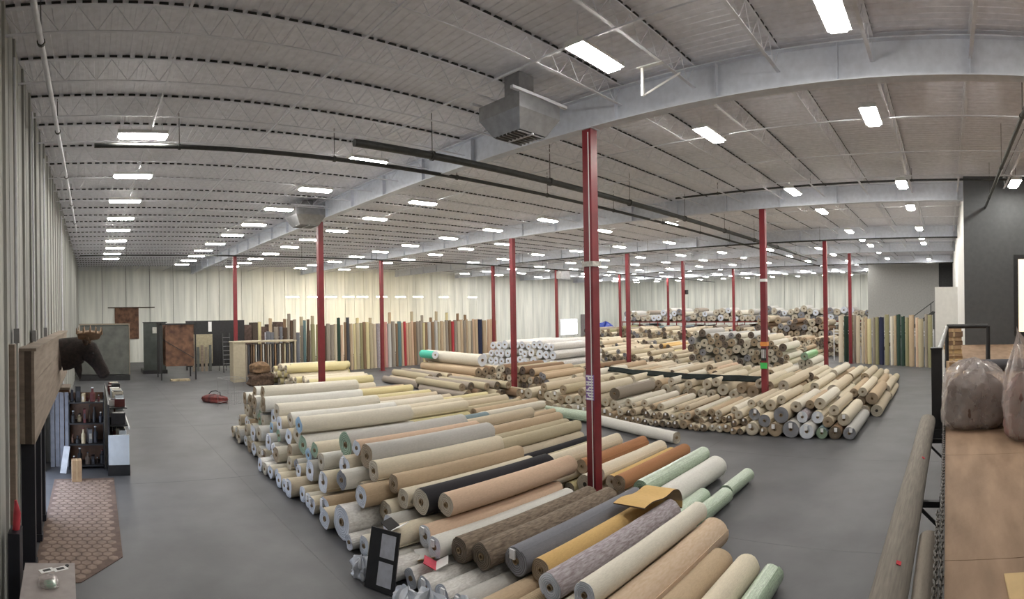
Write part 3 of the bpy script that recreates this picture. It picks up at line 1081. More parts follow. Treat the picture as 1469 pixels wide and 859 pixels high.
tag(o, 'short turquoise wrapped roll beside the long ivory roll', 'carpet roll')
# bright green roll in the middle distance
LP_ = Pile('', '')
for (y, r) in ((9.3, .27), (9.85, .27), (10.4, .27), (9.55, .26), (10.1, .26)):
    LP_.drop(y, r, 36.9, 'ivory', slide=.05, stuff=True, L=3.6)
o = LP_.drop(9.75, .29, 36.7, 'lime', L=3.0, slide=.1)
tag(o, 'bright green wrapped roll standing out beside a red column', 'carpet roll')

heap = HEAP.build('carpet_roll_heap', HEAPM, None, smooth=True)
heap['kind'] = 'stuff'
tag(heap, 'heaped carpet rolls filling the floor behind the front piles', 'carpet rolls')

# dark tarpaulin strip draped over the middle pile
M_tarp = mat('dark_tarp', (0.012, 0.018, 0.017), rough=0.9, spec=0.15, var=0.3, scale=3, bump=.4, bscale=8)
tp = [(866, 537), (885, 542), (905, 546), (922, 545), (940, 542), (962, 540), (975, 546), (990, 553), (1015, 560), (1035, 563), (1060, 564), (1085, 561), (1094, 570)]
tm = MB()
top, bot, ctr = [], [], []
for i, (px, py) in enumerate(tp):
    p = P(px, py, 1.25)
    p.x = 24.8 - 1.6 * (px - 866) / 228
    t_ = (px - XU) / FPX
    p.y = p.x / math.tan(t_)
    d = Vector((math.sin(t_), math.cos(t_), 0))
    z = max(B2.height(p.y + dy, .02, p.x - .4, p.x + .4) for dy in (-.5, -.25, 0, .25, .5))
    ctr.append((p, d, z))
for i, (p, d, z) in enumerate(ctr):
    zs = [ctr[j][2] for j in range(max(0, i - 1), min(len(ctr), i + 2))]
    z = max(zs) * .6 + sum(zs) / len(zs) * .4 + .05
    for s_, arr in ((-1, bot), (1, top)):
        q = p + d * .3 * s_
        arr.append(Vector((q.x, q.y, z - (.16 if s_ < 0 else 0))))
vs = bot + top
n = len(bot)
fs = [(i, i + 1, n + i + 1, n + i) for i in range(n - 1)]
vs2 = [v - Vector((0, 0, .05)) for v in vs]
tm.add(vs + vs2, fs + [tuple(j + 2 * n for j in f[::-1]) for f in fs] + [(i, 2 * n + i, 2 * n + i + 1, i + 1) for i in range(n - 1)] + [(n + i, n + i + 1, 3 * n + i + 1, 3 * n + i) for i in range(n - 1)])
o = tm.build('tarpaulin', M_tarp, None, smooth=True)
tag(o, 'dark tarpaulin strip draped over the rolls of the middle pile', 'tarpaulin')

# ------------------------------------------------------------------ upright rolls
rS = random.Random(5)


def upright(x, y, h, r, colour, lean=(0, 0), label='', group='', name='upright_carpet_roll', end=None):
    o = link(name, ROLLS[rS.randrange(8)], None, (x, y, .0), None, (h, r, r))
    o.rotation_euler = (Matrix.Rotation(lean[0], 4, 'X') @ Matrix.Rotation(lean[1], 4, 'Y') @ Matrix.Rotation(-PI / 2, 4, 'Y') @ Matrix.Rotation(rS.random() * 6, 4, 'X')).to_euler()
    setmats(o, BODY[colour], ENDS[end or DEF_END.get(colour, 'cream')])
    link('core_tube', CORE, o)
    tag(o, label, 'carpet roll', group)
    return o


def xat(px, y):
    return y * math.tan((px - XU) / FPX)


SPAL_L = [('darkbrown', 2), ('taupe', 4), ('khaki', 2), ('brown', 2), ('lightgrey', 1), ('olive', 2), ('tan', 1), ('grey', 2), ('darkbrown', 2)]
SPAL_R = [('tan', 4), ('beige', 4), ('brown', 2), ('khaki', 3), ('yellow', 3), ('pink', 1), ('lightgrey', 2), ('peach', 2), ('taupe', 4), ('brown', 2)]
special = {437: 'teal', 486: 'green', 500: 'charcoal', 517: 'olive', 527: 'yellow', 541: 'purple', 574: 'teal', 581: 'red', 650: 'red', 688: 'navy', 533: 'khaki', 545: 'lavender'}
px = 384.0
k = 0
while px < 712:
    y = 40.3 + rS.uniform(-.1, .1)
    r = rS.choice((.12, .14, .16, .18)) if px < 686 or px > 697 else .3
    x = xat(px, y)
    c = pick(rS, SPAL_L if px < 470 else SPAL_R)
    for kx, cc in special.items():
        if abs(kx - px) < 2.4:
            c = cc
    h = 3.86 + rS.uniform(-.12, .1)
    if px < 470:
        h = rS.choice((3.3, 3.7, 3.9, 4.3)) + rS.uniform(-.1, .1)
    if c in ('green', 'charcoal'):
        h = 4.35
    k += 1
    lean = (rS.uniform(-.035, .0), rS.uniform(-.02, .02) if px > 470 else rS.uniform(-.03, .12))
    lean = (lean[0], lean[1] * .25)
    upright(x, y, h, r, c, lean, '%s carpet roll standing upright, %s from left in the long standing row' % (CW[c], ordinal(k)), 'upright carpet rolls in the long row')
    px += 2 * r * 1.04 / math.hypot(x, y) * FPX * (y / math.hypot(x, y))
# a few taller ones behind
for k, px in enumerate((372, 388, 408, 415, 432, 447, 458, 512, 530, 558, 590, 606, 618, 625, 640, 656, 668)):
    y = 41.5 + (k % 3) * .35
    c = rS.choice(('brown', 'khaki', 'tan', 'taupe', 'yellow'))
    upright(xat(px, y), y, 4.2 + rS.uniform(-.1, .7), .14, c, (rS.uniform(-.03, .03), 0),
            '%s carpet roll rising behind the long standing row, %s from left' % (CW[c], ordinal(k + 1)), 'taller upright rolls behind the row')
# steel rail fence that holds the row
rl = thing('roll_rail', 'thin steel rail holding up the long row of standing rolls', 'rail', (0, 0, 0))
xa, xb = xat(380, 41.0), xat(712, 41.0)
for z in (1.1, 2.9):
    MB().tube([(xa, 41.0, z), (xb, 41.0, z)], .025, 8).build('rail', M_steel, rl)
kx = xa
while kx <= xb + .01:
    MB().box(kx - .03, kx + .03, 40.97, 41.03, 0, 3.3).build('post', M_steel, rl)
    kx += (xb - xa) / 6

# right-hand standing group in front of the grey partition
SP3 = [('olive', 2), ('taupe', 3), ('khaki', 2), ('cream', 2), ('tan', 3), ('brown', 2), ('beige', 2)]
fix = {1268: 'purple', 1263: 'navy', 1276: 'ivory', 1283: 'tan', 1290: 'green', 1297: 'green', 1314: 'peach', 1246: 'yellow', 1215: 'green', 1330: 'taupe'}
px = 1206.0
k = 0
while px < 1334:
    f = (px - 1206) / 128
    X = 44.5 - 3.8 * f
    Y = X / math.tan((px - XU) / FPX)
    r = rS.choice((.13, .16, .18, .21))
    c = pick(rS, SP3)
    for kx, cc in fix.items():
        if abs(kx - px) < 3:
            c = cc
    k += 1
    if abs(X - 43.76) < .6 and abs(Y - 7.83) < .6:
        X += .75
        Y = X / math.tan((px - XU) / FPX)
    upright(X, Y, 3.85 + rS.uniform(-.25, .15), r, c, (0, rS.uniform(.0, .035)), '%s carpet roll standing upright, %s from left before the grey partition' % (CW[c], ordinal(k)),
            'upright rolls before the grey partition')
    px += 2 * r * 1.03 / X * FPX
rl = thing('roll_rail', 'thin steel rail behind the upright rolls at the grey partition', 'rail', (0, 0, 0))
for z in (2.35, 2.6):
    MB().tube([(45.6, 9.6, z), (41.9, 1.0, z)], .03, 8).build('rail', M_steel, rl)
for f in (0, .33, .66, 1):
    x, y = 45.6 - 3.7 * f, 9.6 - 8.6 * f
    MB().box(x - .04, x + .04, y - .04, y + .04, 0, 2.8).build('post', M_steel, rl)

# ------------------------------------------------------------------ long rack with wrapped rolls
M_beam = mat('rack_beam_red', (0.25, 0.03, 0.03), rough=.5)
rk = thing('pallet_rack', 'long low red storage rack carrying wrapped rolls before the far wall', 'rack', (0, 0, 0))
y = 9.5
while y < 48.6:
    for x in (71.5, 74.5):
        MB().box(x - .05, x + .05, y - .05, y + .05, 0, 2.75).build('upright', M_beam, rk)
    MB().bar((71.5, y, .4), (74.5, y, 2.2), .05).build('brace', M_beam, rk)
    y += 3.25
for x in (71.5, 74.5):
    for z in (1.35, 2.6):
        MB().box(x - .04, x + .04, 9.5, 48.5, z - .09, z + .05).build('beam', M_beam, rk)
MB().box(71.5, 74.5, 9.5, 48.5, 2.65, 2.70).build('deck', mat('rack_deck_wood', (.22, .15, .09), var=.15), rk)
MB().box(71.5, 74.5, 9.5, 48.5, 1.4, 1.44).build('deck', mat('rack_deck_wood', (.22, .15, .09), var=.15), rk)


class Shelf(Pile):
    def __init__(self, z0, *a, **k):
        super().__init__(*a, **k)
        self.z0 = z0

    def height(self, y, r, x0, x1):
        z = self.z0 + r
        for (yy, zz, rr, a, b) in self.block:
            dy = abs(yy - y)
            if dy < r + rr:
                z = max(z, zz + math.sqrt(max(0, (r + rr) ** 2 - dy * dy)))
        return z


WR = Shelf(2.70, 'on the long rack', 'wrapped rolls on the long rack', origin='from right', name='wrapped_roll')
for layer in range(2):
    y = 10.0 + .3 * layer
    while y < 47.8:
        r = rS.choice((.36, .42, .48))
        if layer == 0 or rS.random() < .72:
            WR.drop(y, r, 71.3 + rS.uniform(-.2, .2), pick(rS, [('wrapped', 6), ('lightgrey', 2), ('taupe', 2), ('ivory', 2)]), layer=layer, slide=.15 if layer else .02, end=pick(rS, [('cream', 2), ('white', 1), ('grey', 1)]))
        y += 2 * r + .02
WR.finish()
W2 = Shelf(1.44, 'lower level of the long rack', 'rolls on the lower rack level', origin='from right', name='rack_roll')
y = 10.2
while y < 47.8:
    r = rS.choice((.25, .3, .36))
    W2.drop(y, r, 71.4, pick(rS, [('darkbrown', 2), ('taupe', 2), ('charcoal', 1), ('slate', 1), ('pink', 1), ('lightgrey', 1)]), layer=0, slide=.02)
    y += 2 * r + rS.choice((.02, .5))
W2.finish()

# ------------------------------------------------------------------ pipes, heater and fittings under the roof
def pipe(name, label, cat, p0, p1, r, m, hang=None, ztop=None, clamp=True):
    t = thing(name, label, cat, (0, 0, 0))
    MB().tube([p0, p1], r, 12).build('pipe', m, t, smooth=True)
    p0, p1 = Vector(p0), Vector(p1)
    L = (p1 - p0).length
    n = max(1, int(L / (hang or 4)))
    for k in range(n):
        q = p0.lerp(p1, (k + .5) / n)
        h = MB().bar(q + Vector((0, 0, r)), Vector((q.x, q.y, ztop or ZC)), .015).build('hanger', M_pipe, t)
        if clamp:
            MB().tube([q - (p1 - p0).normalized() * .03, q + (p1 - p0).normalized() * .03], r * 1.35, 12).build('clamp', M_pipe, t, smooth=True)
    return t


pipe('heater_tube', 'thick dark radiant heater tube hung below the joists', 'heater', (5.9, 11.15, 8.7), (46, 11.15, 8.7), .095, M_pipe, 4.2)
pipe('sprinkler_pipe', 'long dark pipe running parallel beyond the heater tube', 'pipe', (.1, 13.5, 9.0), (60, 13.5, 9.0), .06, M_pipe, 4)
pipe('sprinkler_pipe', 'thin dark pipe crossing the ceiling at the last column row', 'pipe', (-.8, 37.6, 8.95), (83, 37.6, 8.95), .05, M_pipe, 6)
pipe('sprinkler_pipe', 'thin dark pipe along the third girder', 'pipe', (34.3, -8, 8.95), (34.3, 37, 8.95), .05, M_pipe, 6)
pipe('sprinkler_pipe', 'thin dark pipe crossing high at upper right', 'pipe', (20.4, -8.5, 9.4), (20.4, 11, 9.4), .04, M_pipe, 3.7)
pipe('sprinkler_pipe', 'grey pipe running high along the left wall', 'pipe', (-.75, -6, 9.05), (-.75, 27, 9.05), .05, M_steel, 3.7)
pipe('sprinkler_pipe', 'dark pipe beside the office front high at right edge', 'pipe', (9, -1.6, 8.6), (21.8, -1.6, 8.6), .05, M_pipe, 3.7)
pipe('sprinkler_pipe', 'thin dark pipe far across the ceiling before the rack', 'pipe', (55.3, -8, 8.95), (55.3, 37, 8.95), .05, M_pipe, 6)


def diffuser(loc, s, label):
    t = thing('air_diffuser', label, 'duct', loc)
    a, b, h = .52 * s, .8 * s, .85 * s
    mb = MB()
    vs = [(-a, -a, 0), (a, -a, 0), (a, a, 0), (-a, a, 0), (-b, -b, h * .55), (b, -b, h * .55), (b, b, h * .55), (-b, b, h * .55), (-b, -b, h), (b, -b, h), (b, b, h), (-b, b, h)]
    fs = [(4, 0, 1, 5), (5, 1, 2, 6), (6, 2, 3, 7), (7, 3, 0, 4), (8, 4, 5, 9), (9, 5, 6, 10), (10, 6, 7, 11), (11, 7, 4, 8), (8, 9, 10, 11)]
    mb.add(vs, [f[::-1] for f in fs])
    mb.build('casing', M_galv, t)
    MB().box(-a, a, -a, a, .005, .02).build('grille_back', M_black, t)
    for k in range(7):
        y = -a + (k + .5) * 2 * a / 7
        MB().box(-a, a, y - .012, y + .012, -.03, .012, M=None).build('louvre', M_galv, t)
    MB().box(-.02, .02, -a, a, -.035, .0).build('cross_bar', M_steel, t)
    for sx in (-1, 1):
        MB().box(-b * 1.35, b * 1.35, sx * b - .04, sx * b + .04, h, h + .06).build('support_bar', M_steel, t)
    MB().box(-b * .36, b * .36, -b * .36, b * .36, h, ZC - .01 - loc[2]).build('duct_neck', M_galv, t)
    return t


diffuser((8.45, 8.35, 8.52), .78, 'square sheet-metal air diffuser hanging beside the nearest column')
dp = P(440, 318, 8.9)
diffuser((dp.x, dp.y, 8.7), .9, 'square air diffuser hanging beside the far girder')

# white brace below the near girder
t = thing('girder_brace', 'white v-shaped steel brace hanging from the near girder', 'brace', (0, 0, 0))
pb = P(927, 138, 8.8)
MB().bar(pb, pb + Vector((0, 0, .55)), .05).build('upright', M_white, t)
MB().bar(pb, pb + Vector((.6, -.5, .55)), .035).build('diagonal', M_white, t)
MB().box(pb.x - .05, pb.x + .05, 5.0, pb.y + .1, 9.33, 9.352).build('top_plate', M_white, t)

# conduits and boxes on the left wall
for k, (yy, z0, z1) in enumerate(((9.4, 4.3, 9.3), (12.2, 4.2, 9.4), (15.2, 4.2, 9.2), (24.0, 0, 9.2))):
    t = thing('wall_conduit', 'thin vertical conduit on the left wall, %s from camera' % ordinal(k + 1), 'conduit', (XL + .09, yy, 0))
    MB().tube([(0, 0, z0), (0, 0, z1)], .022, 8).build('tube', M_steel, t, smooth=True)
    MB().box(-.05, .05, -.08, .08, z0, z0 + .25).build('junction_box', M_galv, t)

# ------------------------------------------------------------------ doors in the far wall
M_day = mat('daylight_pane', (0.95, 0.98, 1.0), rough=.4, var=0, col2=(.95, .98, 1.0), emit=6.0)
d1 = struct(MB().box(64.3, 68.7, YF - .12, YF - .05, .6, 3.3).build('door_1', M_white), 'dock door open to bright daylight')
MB().box(64.5, 68.5, YF - .14, YF - .12, .8, 3.15).build('daylight_opening', M_day, d1)
d2 = struct(MB().box(69.6, 73.6, YF - .12, YF - .05, 0, 3.9).build('door_2', mat('dock_door_grey', (.22, .2, .2), var=.1)), 'grey closed dock door')
for k in range(4):
    MB().box(69.7, 73.5, YF - .15, YF - .12, .1 + k * .95, .95 + k * .95).build('door_panel', mat('dock_door_grey', (.22, .2, .2)), d2)
# a line of wrapped goods by the doors
M_bluewrap = mat('blue_plastic', (.03, .07, .42), rough=.35, var=.2)

# ------------------------------------------------------------------ grey partition, office, mezzanine
struct(MB().box(60, 60.3, .8, 8.7, 0, ZC).build('wall_partition', M_gwall), 'plain grey partition wall behind the upright rolls at right')
struct(MB().box(60.3, XR, 8.4, 8.7, 0, ZC).build('wall_partition_side', M_gwall))
struct(MB().box(60.2, 60.4, -.9, .8, 0, ZC).build('wall_opening_shade', M_black), 'black wall standing for the shaded opening beside the grey partition')  # black surface paints in the darkness of the opening
oside = struct(MB().box(22.0, 60.2, -.95, -.73, 0, ZC).build('wall_office_side', M_white), 'white side wall of the office')
ofront = struct(MB().box(21.8, 22.0, YN, -.73, 0, ZC).build('wall_office_front', M_dgrey), 'dark grey office wall above the mezzanine')
wn = struct(MB().box(21.72, 21.8, -4.6, -2.72, 3.42, 6.7).build('window_1', M_black, None), 'black framed lit office window')
M_lit = mat('lit_office', (0.85, 0.74, 0.55), rough=.5, var=.04, emit=1.1)
MB().box(21.70, 21.72, -4.45, -2.9, 3.6, 6.52).build('pane', M_lit, wn)
struct(MB().box(24.0, 24.15, -.5, .5, 0, 5.5).build('wall_white_panel', mat('bright_white', (.85, .84, .8), var=.03)), 'bright white panel beside the office')

M_ply = mat('plywood', (0.34, 0.225, 0.145), rough=.75, scale=2.2, stretch=(.6, 2.4, 1), col2=(.22, .14, .085), bump=.08, bscale=20)
M_ply2 = mat('plywood_edge', (0.30, 0.2, 0.12), rough=.85)
mz = struct(MB().box(XL, 21.8, YN, .03, 2.72, 3.08).build('floor_mezzanine', M_ply2), 'plywood mezzanine deck at right')
x = XL
k = 0
while x < 21.6:
    xe = min(x + 2.44, 21.8)
    for yy in (0, -1.22, -2.44):
        MB().box(x + .003, xe - .003, yy - 1.217, yy + .03 if yy == 0 else yy - .003, 3.08, 3.1).build('plywood_sheet', M_ply, mz)
    x += 2.44
ft = struct(MB().box(XL, 21.8, .03, .07, 2.7, 3.12).build('trim_1', M_black), 'black steel edge of the mezzanine deck')

# rails
t = thing('guard_rail', 'black pipe guard rail at the end of the mezzanine deck', 'railing', (0, 0, 0))
MB().tube([(14, .0, 4.17), (14, -1.06, 4.17)], .055, 12).build('rail', M_black, t, smooth=True)
MB().tube([(14, -1.06, 3.1), (14, -1.06, 4.17)], .06, 12).build('post', M_black, t, smooth=True)
MB().tube([(14, .0, 3.1), (14, .0, 4.17)], .05, 12).build('post', M_black, t, smooth=True)
MB().tube([(14, .0, 4.15), (9.1, .12, 3.98)], .045, 12).build('sloping_rail', M_galv, t, smooth=True)
t = thing('edge_post', 'thick black steel post at the mezzanine deck edge', 'post', (9.0, .17, 0))
MB().box(-.09, .09, -.09, .09, 2.55, 4.0).build('shaft', M_black, t)
MB().box(-.11, .11, -.11, .09, 2.5, 2.7).build('bracket', M_black, t)
MB().box(-.1, .1, -.1, .1, 4.0, 4.03).build('cap', M_black, t)

# chain along the deck edge
lk = MB()
nseg, nr = 14, 6
vs, fs = [], []
for i in range(nseg):
    a = 2 * PI * i / nseg
    cx, cy = .016 * math.cos(a), .011 * math.sin(a)
    cx += .016 * (1 if math.cos(a) > 0 else -1)
    for j in range(nr):
        b = 2 * PI * j / nr
        rr = .0055
        nx, ny = math.cos(a), math.sin(a)
        vs.append((cx + nx * rr * math.cos(b), cy + ny * rr * math.cos(b), rr * math.sin(b)))
for i in range(nseg):
    for j in range(nr):
        i2, j2 = (i + 1) % nseg, (j + 1) % nr
        fs.append((i * nr + j, i2 * nr + j, i2 * nr + j2, i * nr + j2))
lme = lk.add(vs, fs).mesh('chain_link', mat('chain_steel', (.12, .11, .1), rough=.4, metal=.7, var=.2), smooth=True)
for (xa, xb, yy, lab) in ((2.5, 8.7, .05, 'dark steel safety chain lying along the plywood deck edge'), (2.5, 4.3, .085, 'shorter doubled chain strand nearest the camera at the deck edge')):
    t = thing('safety_chain', lab, 'chain', (0, 0, 0))
    n = int((xb - xa) / .047)
    for k in range(n):
        link('chain_link', lme, t, (xa + k * .047, yy + .004 * math.sin(k * .7), 3.128), ((PI / 2 if k % 2 else .35), 0, .08 * math.sin(k)))

# rolls stored on arms outside the deck edge
M_armm = M_black
for k, X in enumerate((2.9, 5.4, 7.9)):
    t = thing('storage_arm', 'black cantilever arm under the edge roll, %s from camera' % ordinal(k + 1), 'bracket', (X, 0, 0))
    MB().box(-.03, .03, .07, .48, 2.73, 2.79).build('arm', M_black, t)
    MB().bar((0, .07, 2.5), (0, .3, 2.73), .03).build('strut', M_black, t)
    MB().box(-.05, .05, .07, .09, 2.4, 2.85).build('plate', M_black, t)
BODY['dusty'] = carpet_body('dusty', (.24, .215, .185), 'mottle', (.17, .15, .13))
CW['dusty'] = 'dusty'
o = roll(2.2, .395, 2.79 + .125, .125, 6.3, 'dusty', 'tan', yaw=-.014)
o2_ = o
tag(o, 'long dusty grey-brown roll lying along the mezzanine edge', 'carpet roll')
o = roll(1.8, .185, 2.79 + .085, .085, 2.5, 'taupe', 'tan', yaw=-.012)
tag(o, 'thin taupe roll squeezed between the edge roll and the deck', 'carpet roll')
for (fx, a_) in ((.22, 1.9), (.62, 2.1)):
    t_ = MB().box(-.004, .004, -.13, .13, 0, .03).build('red_tag', mat('red_paper', (.6, .03, .05)), o2_, loc=(fx, math.cos(a_) * .97, math.sin(a_) * .97), rot=(a_ - PI / 2, 0, 0))

# bags of carpet on the deck
M_clear = bpy.data.materials.new('clear_plastic_film')
M_clear.use_nodes = True
nt = M_clear.node_tree
b = nt.nodes['Principled BSDF']
b.inputs['Base Color'].default_value = (.62, .56, .54, 1)
b.inputs['Roughness'].default_value = .22
b.inputs['Coat Weight'].default_value = .6
b.inputs['Coat Roughness'].default_value = .1
nz = nd(nt, 'ShaderNodeTexNoise')
nz.inputs['Scale'].default_value = 7
nz.inputs['Detail'].default_value = 5
rp = nd(nt, 'ShaderNodeMapRange')
rp.inputs['To Min'].default_value = .3
rp.inputs['To Max'].default_value = .5
nt.links.new(nz.outputs['Fac'], rp.inputs['Value'])
nt.links.new(rp.outputs[0], b.inputs['Alpha'])
from mathutils import noise as mnoise


def blob(cx, cy, z0, rx, ry, h, seed, wr=.06, peak=None, nu=64, nv=30, boxy=.0, gather=True):
    """soft lumpy sack: fuller below, gathered and pleated towards the top"""
    vs, fs = [], []
    for i in range(nv + 1):
        v = i / nv
        if v < .12:
            prof = .80 + .2 * math.sin(v / .12 * PI / 2)
        elif v < .62:
            prof = 1 - .06 * ((v - .12) / .5) ** 2
        else:
            prof = .94 * math.cos((v - .62) / .38 * PI / 2) ** .65 + .02
        for k in range(nu):
            a = 2 * PI * k / nu
            ca, sa = math.cos(a), math.sin(a)
            pw = 1 / max(abs(ca), abs(sa)) ** .45
            q = Vector((ca * 1.3, sa * 1.3, v * 1.4 + seed))
            pleat = abs(math.sin(a * 7 + 2.5 * mnoise.noise(Vector((ca * 2, sa * 2, seed + v))))) - .5
            d = mnoise.noise(q * 1.4) * wr * 1.8 + pleat * wr * (.25 + .9 * v * (1 if gather else 0)) + mnoise.noise(q * 6) * wr * .5
            r = prof * pw * .93 + d * (1 if v < .97 else .2)
            x, y = cx + rx * r * ca, cy + ry * r * sa
            z = z0 + h * v + (mnoise.noise(q * 2.2) * wr * h * .9 * v if v > .05 else 0)
            if peak and v > .55:
                f = ((v - .55) / .45) ** 1.6
                x += (peak[0] - x) * f
                y += (peak[1] - y) * f
                z += (peak[2] - (z0 + h * v)) * f
            vs.append((x, y, z))
    for i in range(nv):
        for k in range(nu):
            k2 = (k + 1) % nu
            fs.append((i * nu + k, i * nu + k2, (i + 1) * nu + k2, (i + 1) * nu + k))
    fs.append(tuple(range(nu))[::-1])
    fs.append(tuple(nv * nu + k for k in range(nu)))
    return vs, fs


M_pad = mat('brown_pad', (.13, .085, .07), rough=.9, var=.25, scale=4, bump=.5, bscale=9)
M_pad2 = mat('rose_brown_pad', (.30, .17, .15), rough=.9, var=.25, scale=4, bump=.5, bscale=9)
for (cx, cy, rx, ry, h, sd, pk, m, lab) in ((7.35, -.36, .42, .46, .88, 1.0, None, M_pad, 'clear plastic bag stuffed with dark brown carpet on the deck'),
                                            (6.7, -1.02, .42, .36, .95, 5.0, (6.65, -.86, 4.42), M_pad2, 'clear plastic bag with peaked top holding rosy-brown padding at right edge')):
    t = thing('plastic_bag', lab, 'bag', (0, 0, 0))
    v_, f_ = blob(cx, cy, 3.105, rx, ry, h, sd, .11, pk)
    MB().add(v_, f_).build('film', M_clear, t, smooth=True)
    v_, f_ = blob(cx, cy, 3.11, rx * .92, ry * .92, h * .82, sd + 3, .12, None, 40, 18, gather=False)
    MB().add(v_, f_).build('contents', m, t, smooth=True)

M_card = mat('cardboard', (.42, .28, .16), rough=.85, var=.12, scale=5)
M_card2 = mat('cardboard_pale', (.60, .43, .22), rough=.85, var=.06)
o = MB().box(2.85, 3.25, -.75, -.33, 3.1, 3.118).build('cardboard_sheet', M_card2)
tag(o, 'pale cardboard sheet lying on the plywood at lower right', 'cardboard')
o = link('rubber_roll', ROLLS[2], None, (13.2, -.28, 3.1 + .15), (0, 0, -PI / 2), (2.4, .15, .15))
setmats(o, BODY['charcoal'], ENDS['grey'])
link('core_tube', CORE, o)
tag(o, 'black roll lying across the deck behind the plastic bags', 'roll')
rK = random.Random(3)
z = 3.1
for k in range(9):
    h = rK.uniform(.06, .14)
    m = rK.choice((M_card, M_card2, mat('cardboard_dark', (.2, .12, .07)), M_card))
    t = thing('flat_carton', 'flat carton in the stack behind the guard rail, %s from bottom' % ordinal(k + 1), 'box', (16 + rK.uniform(-.05, .05), -.2 + rK.uniform(-.03, .03), z), rK.uniform(-.06, .06), 'stacked flat cartons')
    MB().box(-.4, .4, -.25, .25, 0, h - .008).build('carton', m, t)
    MB().box(-.402, .402, -.03, .03, .004, h - .004).build('tape', mat('packing_tape', (.5, .36, .2), rough=.3), t)
    z += h
for k, (X, Y, h, m) in enumerate(((10.6, -.12, .34, M_card2), (10.9, -.48, .28, M_card), (11.6, -.15, .42, M_card))):
    t = thing('carton', ('pale carton just behind the edge post', 'low brown carton hidden behind the brown bag', 'taller brown carton near the guard rail')[k], 'box', (X, Y, 3.1), .1 * k)
    MB().box(-.15, .15, -.14, .14, 0, h).build('carton', m, t)
    MB().box(-.152, .152, -.02, .02, h - .05, h + .002).build('tape', mat('packing_tape', (.5, .36, .2), rough=.3), t)

# distant stair up to the office level
t = thing('staircase', 'dark steel stair rising behind the upright rolls at right', 'stairs', (0, 0, 0))
for X in (51, 52):
    MB().bar((X, 6.6, .1), (X, 1.2, 4.0), .06, .28).build('stringer', M_pipe, t)
    MB().bar((X, 6.6, 1.1), (X, 1.2, 5.0), .06).build('handrail', M_pipe, t)
    for f in (.05, .35, .65, .95):
        yy, zz = 6.6 - 5.4 * f, .1 + 3.9 * f
        MB().box(X - .025, X + .025, yy - .025, yy + .025, zz, zz + 1.0).build('baluster', M_pipe, t)
for k in range(18):
    f = (k + .5) / 18
    MB().box(51, 52, 6.6 - 5.4 * f - .13, 6.6 - 5.4 * f + .13, .1 + 3.9 * f, .14 + 3.9 * f).build('tread', M_pipe, t)
MB().box(50.9, 52.1, -.7, 1.25, 3.92, 4.05).build('landing', M_pipe, t)
for X in (51, 52):
    MB().box(X - .05, X + .05, 1.15, 1.25, 0, 3.92).build('leg', M_pipe, t)

# ------------------------------------------------------------------ left wall: storefront beam, posts, trophy head
M_barn = mat('barn_wood', (.27, .215, .17), rough=.85, scale=1.4, stretch=(1, .6, 7), col2=(.185, .145, .112), bump=.15, bscale=18)
M_barn2 = mat('barn_wood_dark', (.085, .062, .048), rough=.85, scale=2, stretch=(4, 1, 6))
M_navy = mat('dark_navy_paint', (.012, .013, .022), rough=.5)
t = thing('wooden_beam', 'large boxed plank beam on the left wall above dark posts', 'beam', (0, 0, 0))
MB().box(XL + .01, -1.14, 10.05, 22.7, 2.42, 4.10).build('core', M_barn2, t)
for k in range(3):
    z0 = 2.4 + k * .577
    MB().box(-1.14, -1.08, 10.0, 22.75, z0, z0 + .568).build('plank', M_barn, t)
for k in range(2):
    MB().box(XL + .01 + k * .13, XL + .135 + k * .13, 10.0, 10.05, 2.4, 4.12).build('end_board', M_barn2 if k else M_barn, t)
MB().box(XL + .01, -1.04, 9.98, 22.78, 4.12, 4.17).build('cap_board', M_barn, t)
for k, (yy, w_) in enumerate(((10.3, .13), (11.6, .12), (12.75, .10))):
    t = thing('dark_post', 'dark navy post under the wooden beam, %s from camera' % ordinal(k + 1), 'post', (-1.24, yy, 0), 0, 'dark posts under the beam')
    MB().box(-w_, w_, -.1, .1, 0, 2.4).build('shaft', M_navy, t)
    MB().box(-w_ - .02, w_ + .02, -.12, .12, 0, .15).build('foot', M_navy, t)
# wood post and clutter at the extreme left
t = thing('wall_stud', 'tall weathered timber stud on the left wall at the picture edge', 'timber', (-1.33, 8.9, 0))
MB().box(-.06, .06, -.1, .1, 0, 4.3).build('stud', M_barn, t)
MB().box(-.08, .08, -.12, .12, 0, .25).build('foot', M_barn2, t)
# blue-grey panels (folded doors)
M_bluegrey = mat('blue_grey_panel', (.24, .25, .29), rough=.6, var=.1)
t = thing('folding_screen', 'blue-grey folding screen standing under the wooden beam', 'screen', (0, 0, 0))
for k in range(4):
    MB().box(-1.36 + .15 * k, -1.23 + .15 * k, 17.2 + .05 * (k % 2), 17.26 + .05 * (k % 2), 0, 2.35).build('leaf', M_bluegrey, t)

# trophy head
M_fur = mat('dark_fur', (.024, .015, .012), rough=.95, var=.35, scale=9, bump=.8, bscale=40)
M_fur2 = mat('brown_fur', (.12, .075, .05), rough=.95, var=.3, scale=9, bump=.8, bscale=40)
M_antler = mat('antler', (.30, .19, .11), rough=.6, var=.2)
hx, hy_, hz = -1.07, 17.6, 3.50
t = thing('trophy_head', 'dark brown mounted animal head with antlers on the beam', 'trophy', (hx, hy_, hz))
MB().tube([(0, 0, 0), (.06, 0, 0)], [.5, .46], 24).build('plaque', M_barn2, t, smooth=True)
body = MB()
body.tube([(.05, 0, .02), (.2, 0, .04), (.45, -.02, .10), (.66, -.05, .17), (.82, -.08, .20), (.96, -.11, .12), (1.1, -.16, -.06), (1.24, -.21, -.27), (1.37, -.26, -.48), (1.46, -.3, -.64), (1.49, -.31, -.70)],
          [.47, .47, .44, .39, .35, .31, .25, .20, .19, .17, .06], 18, sq=1.12)
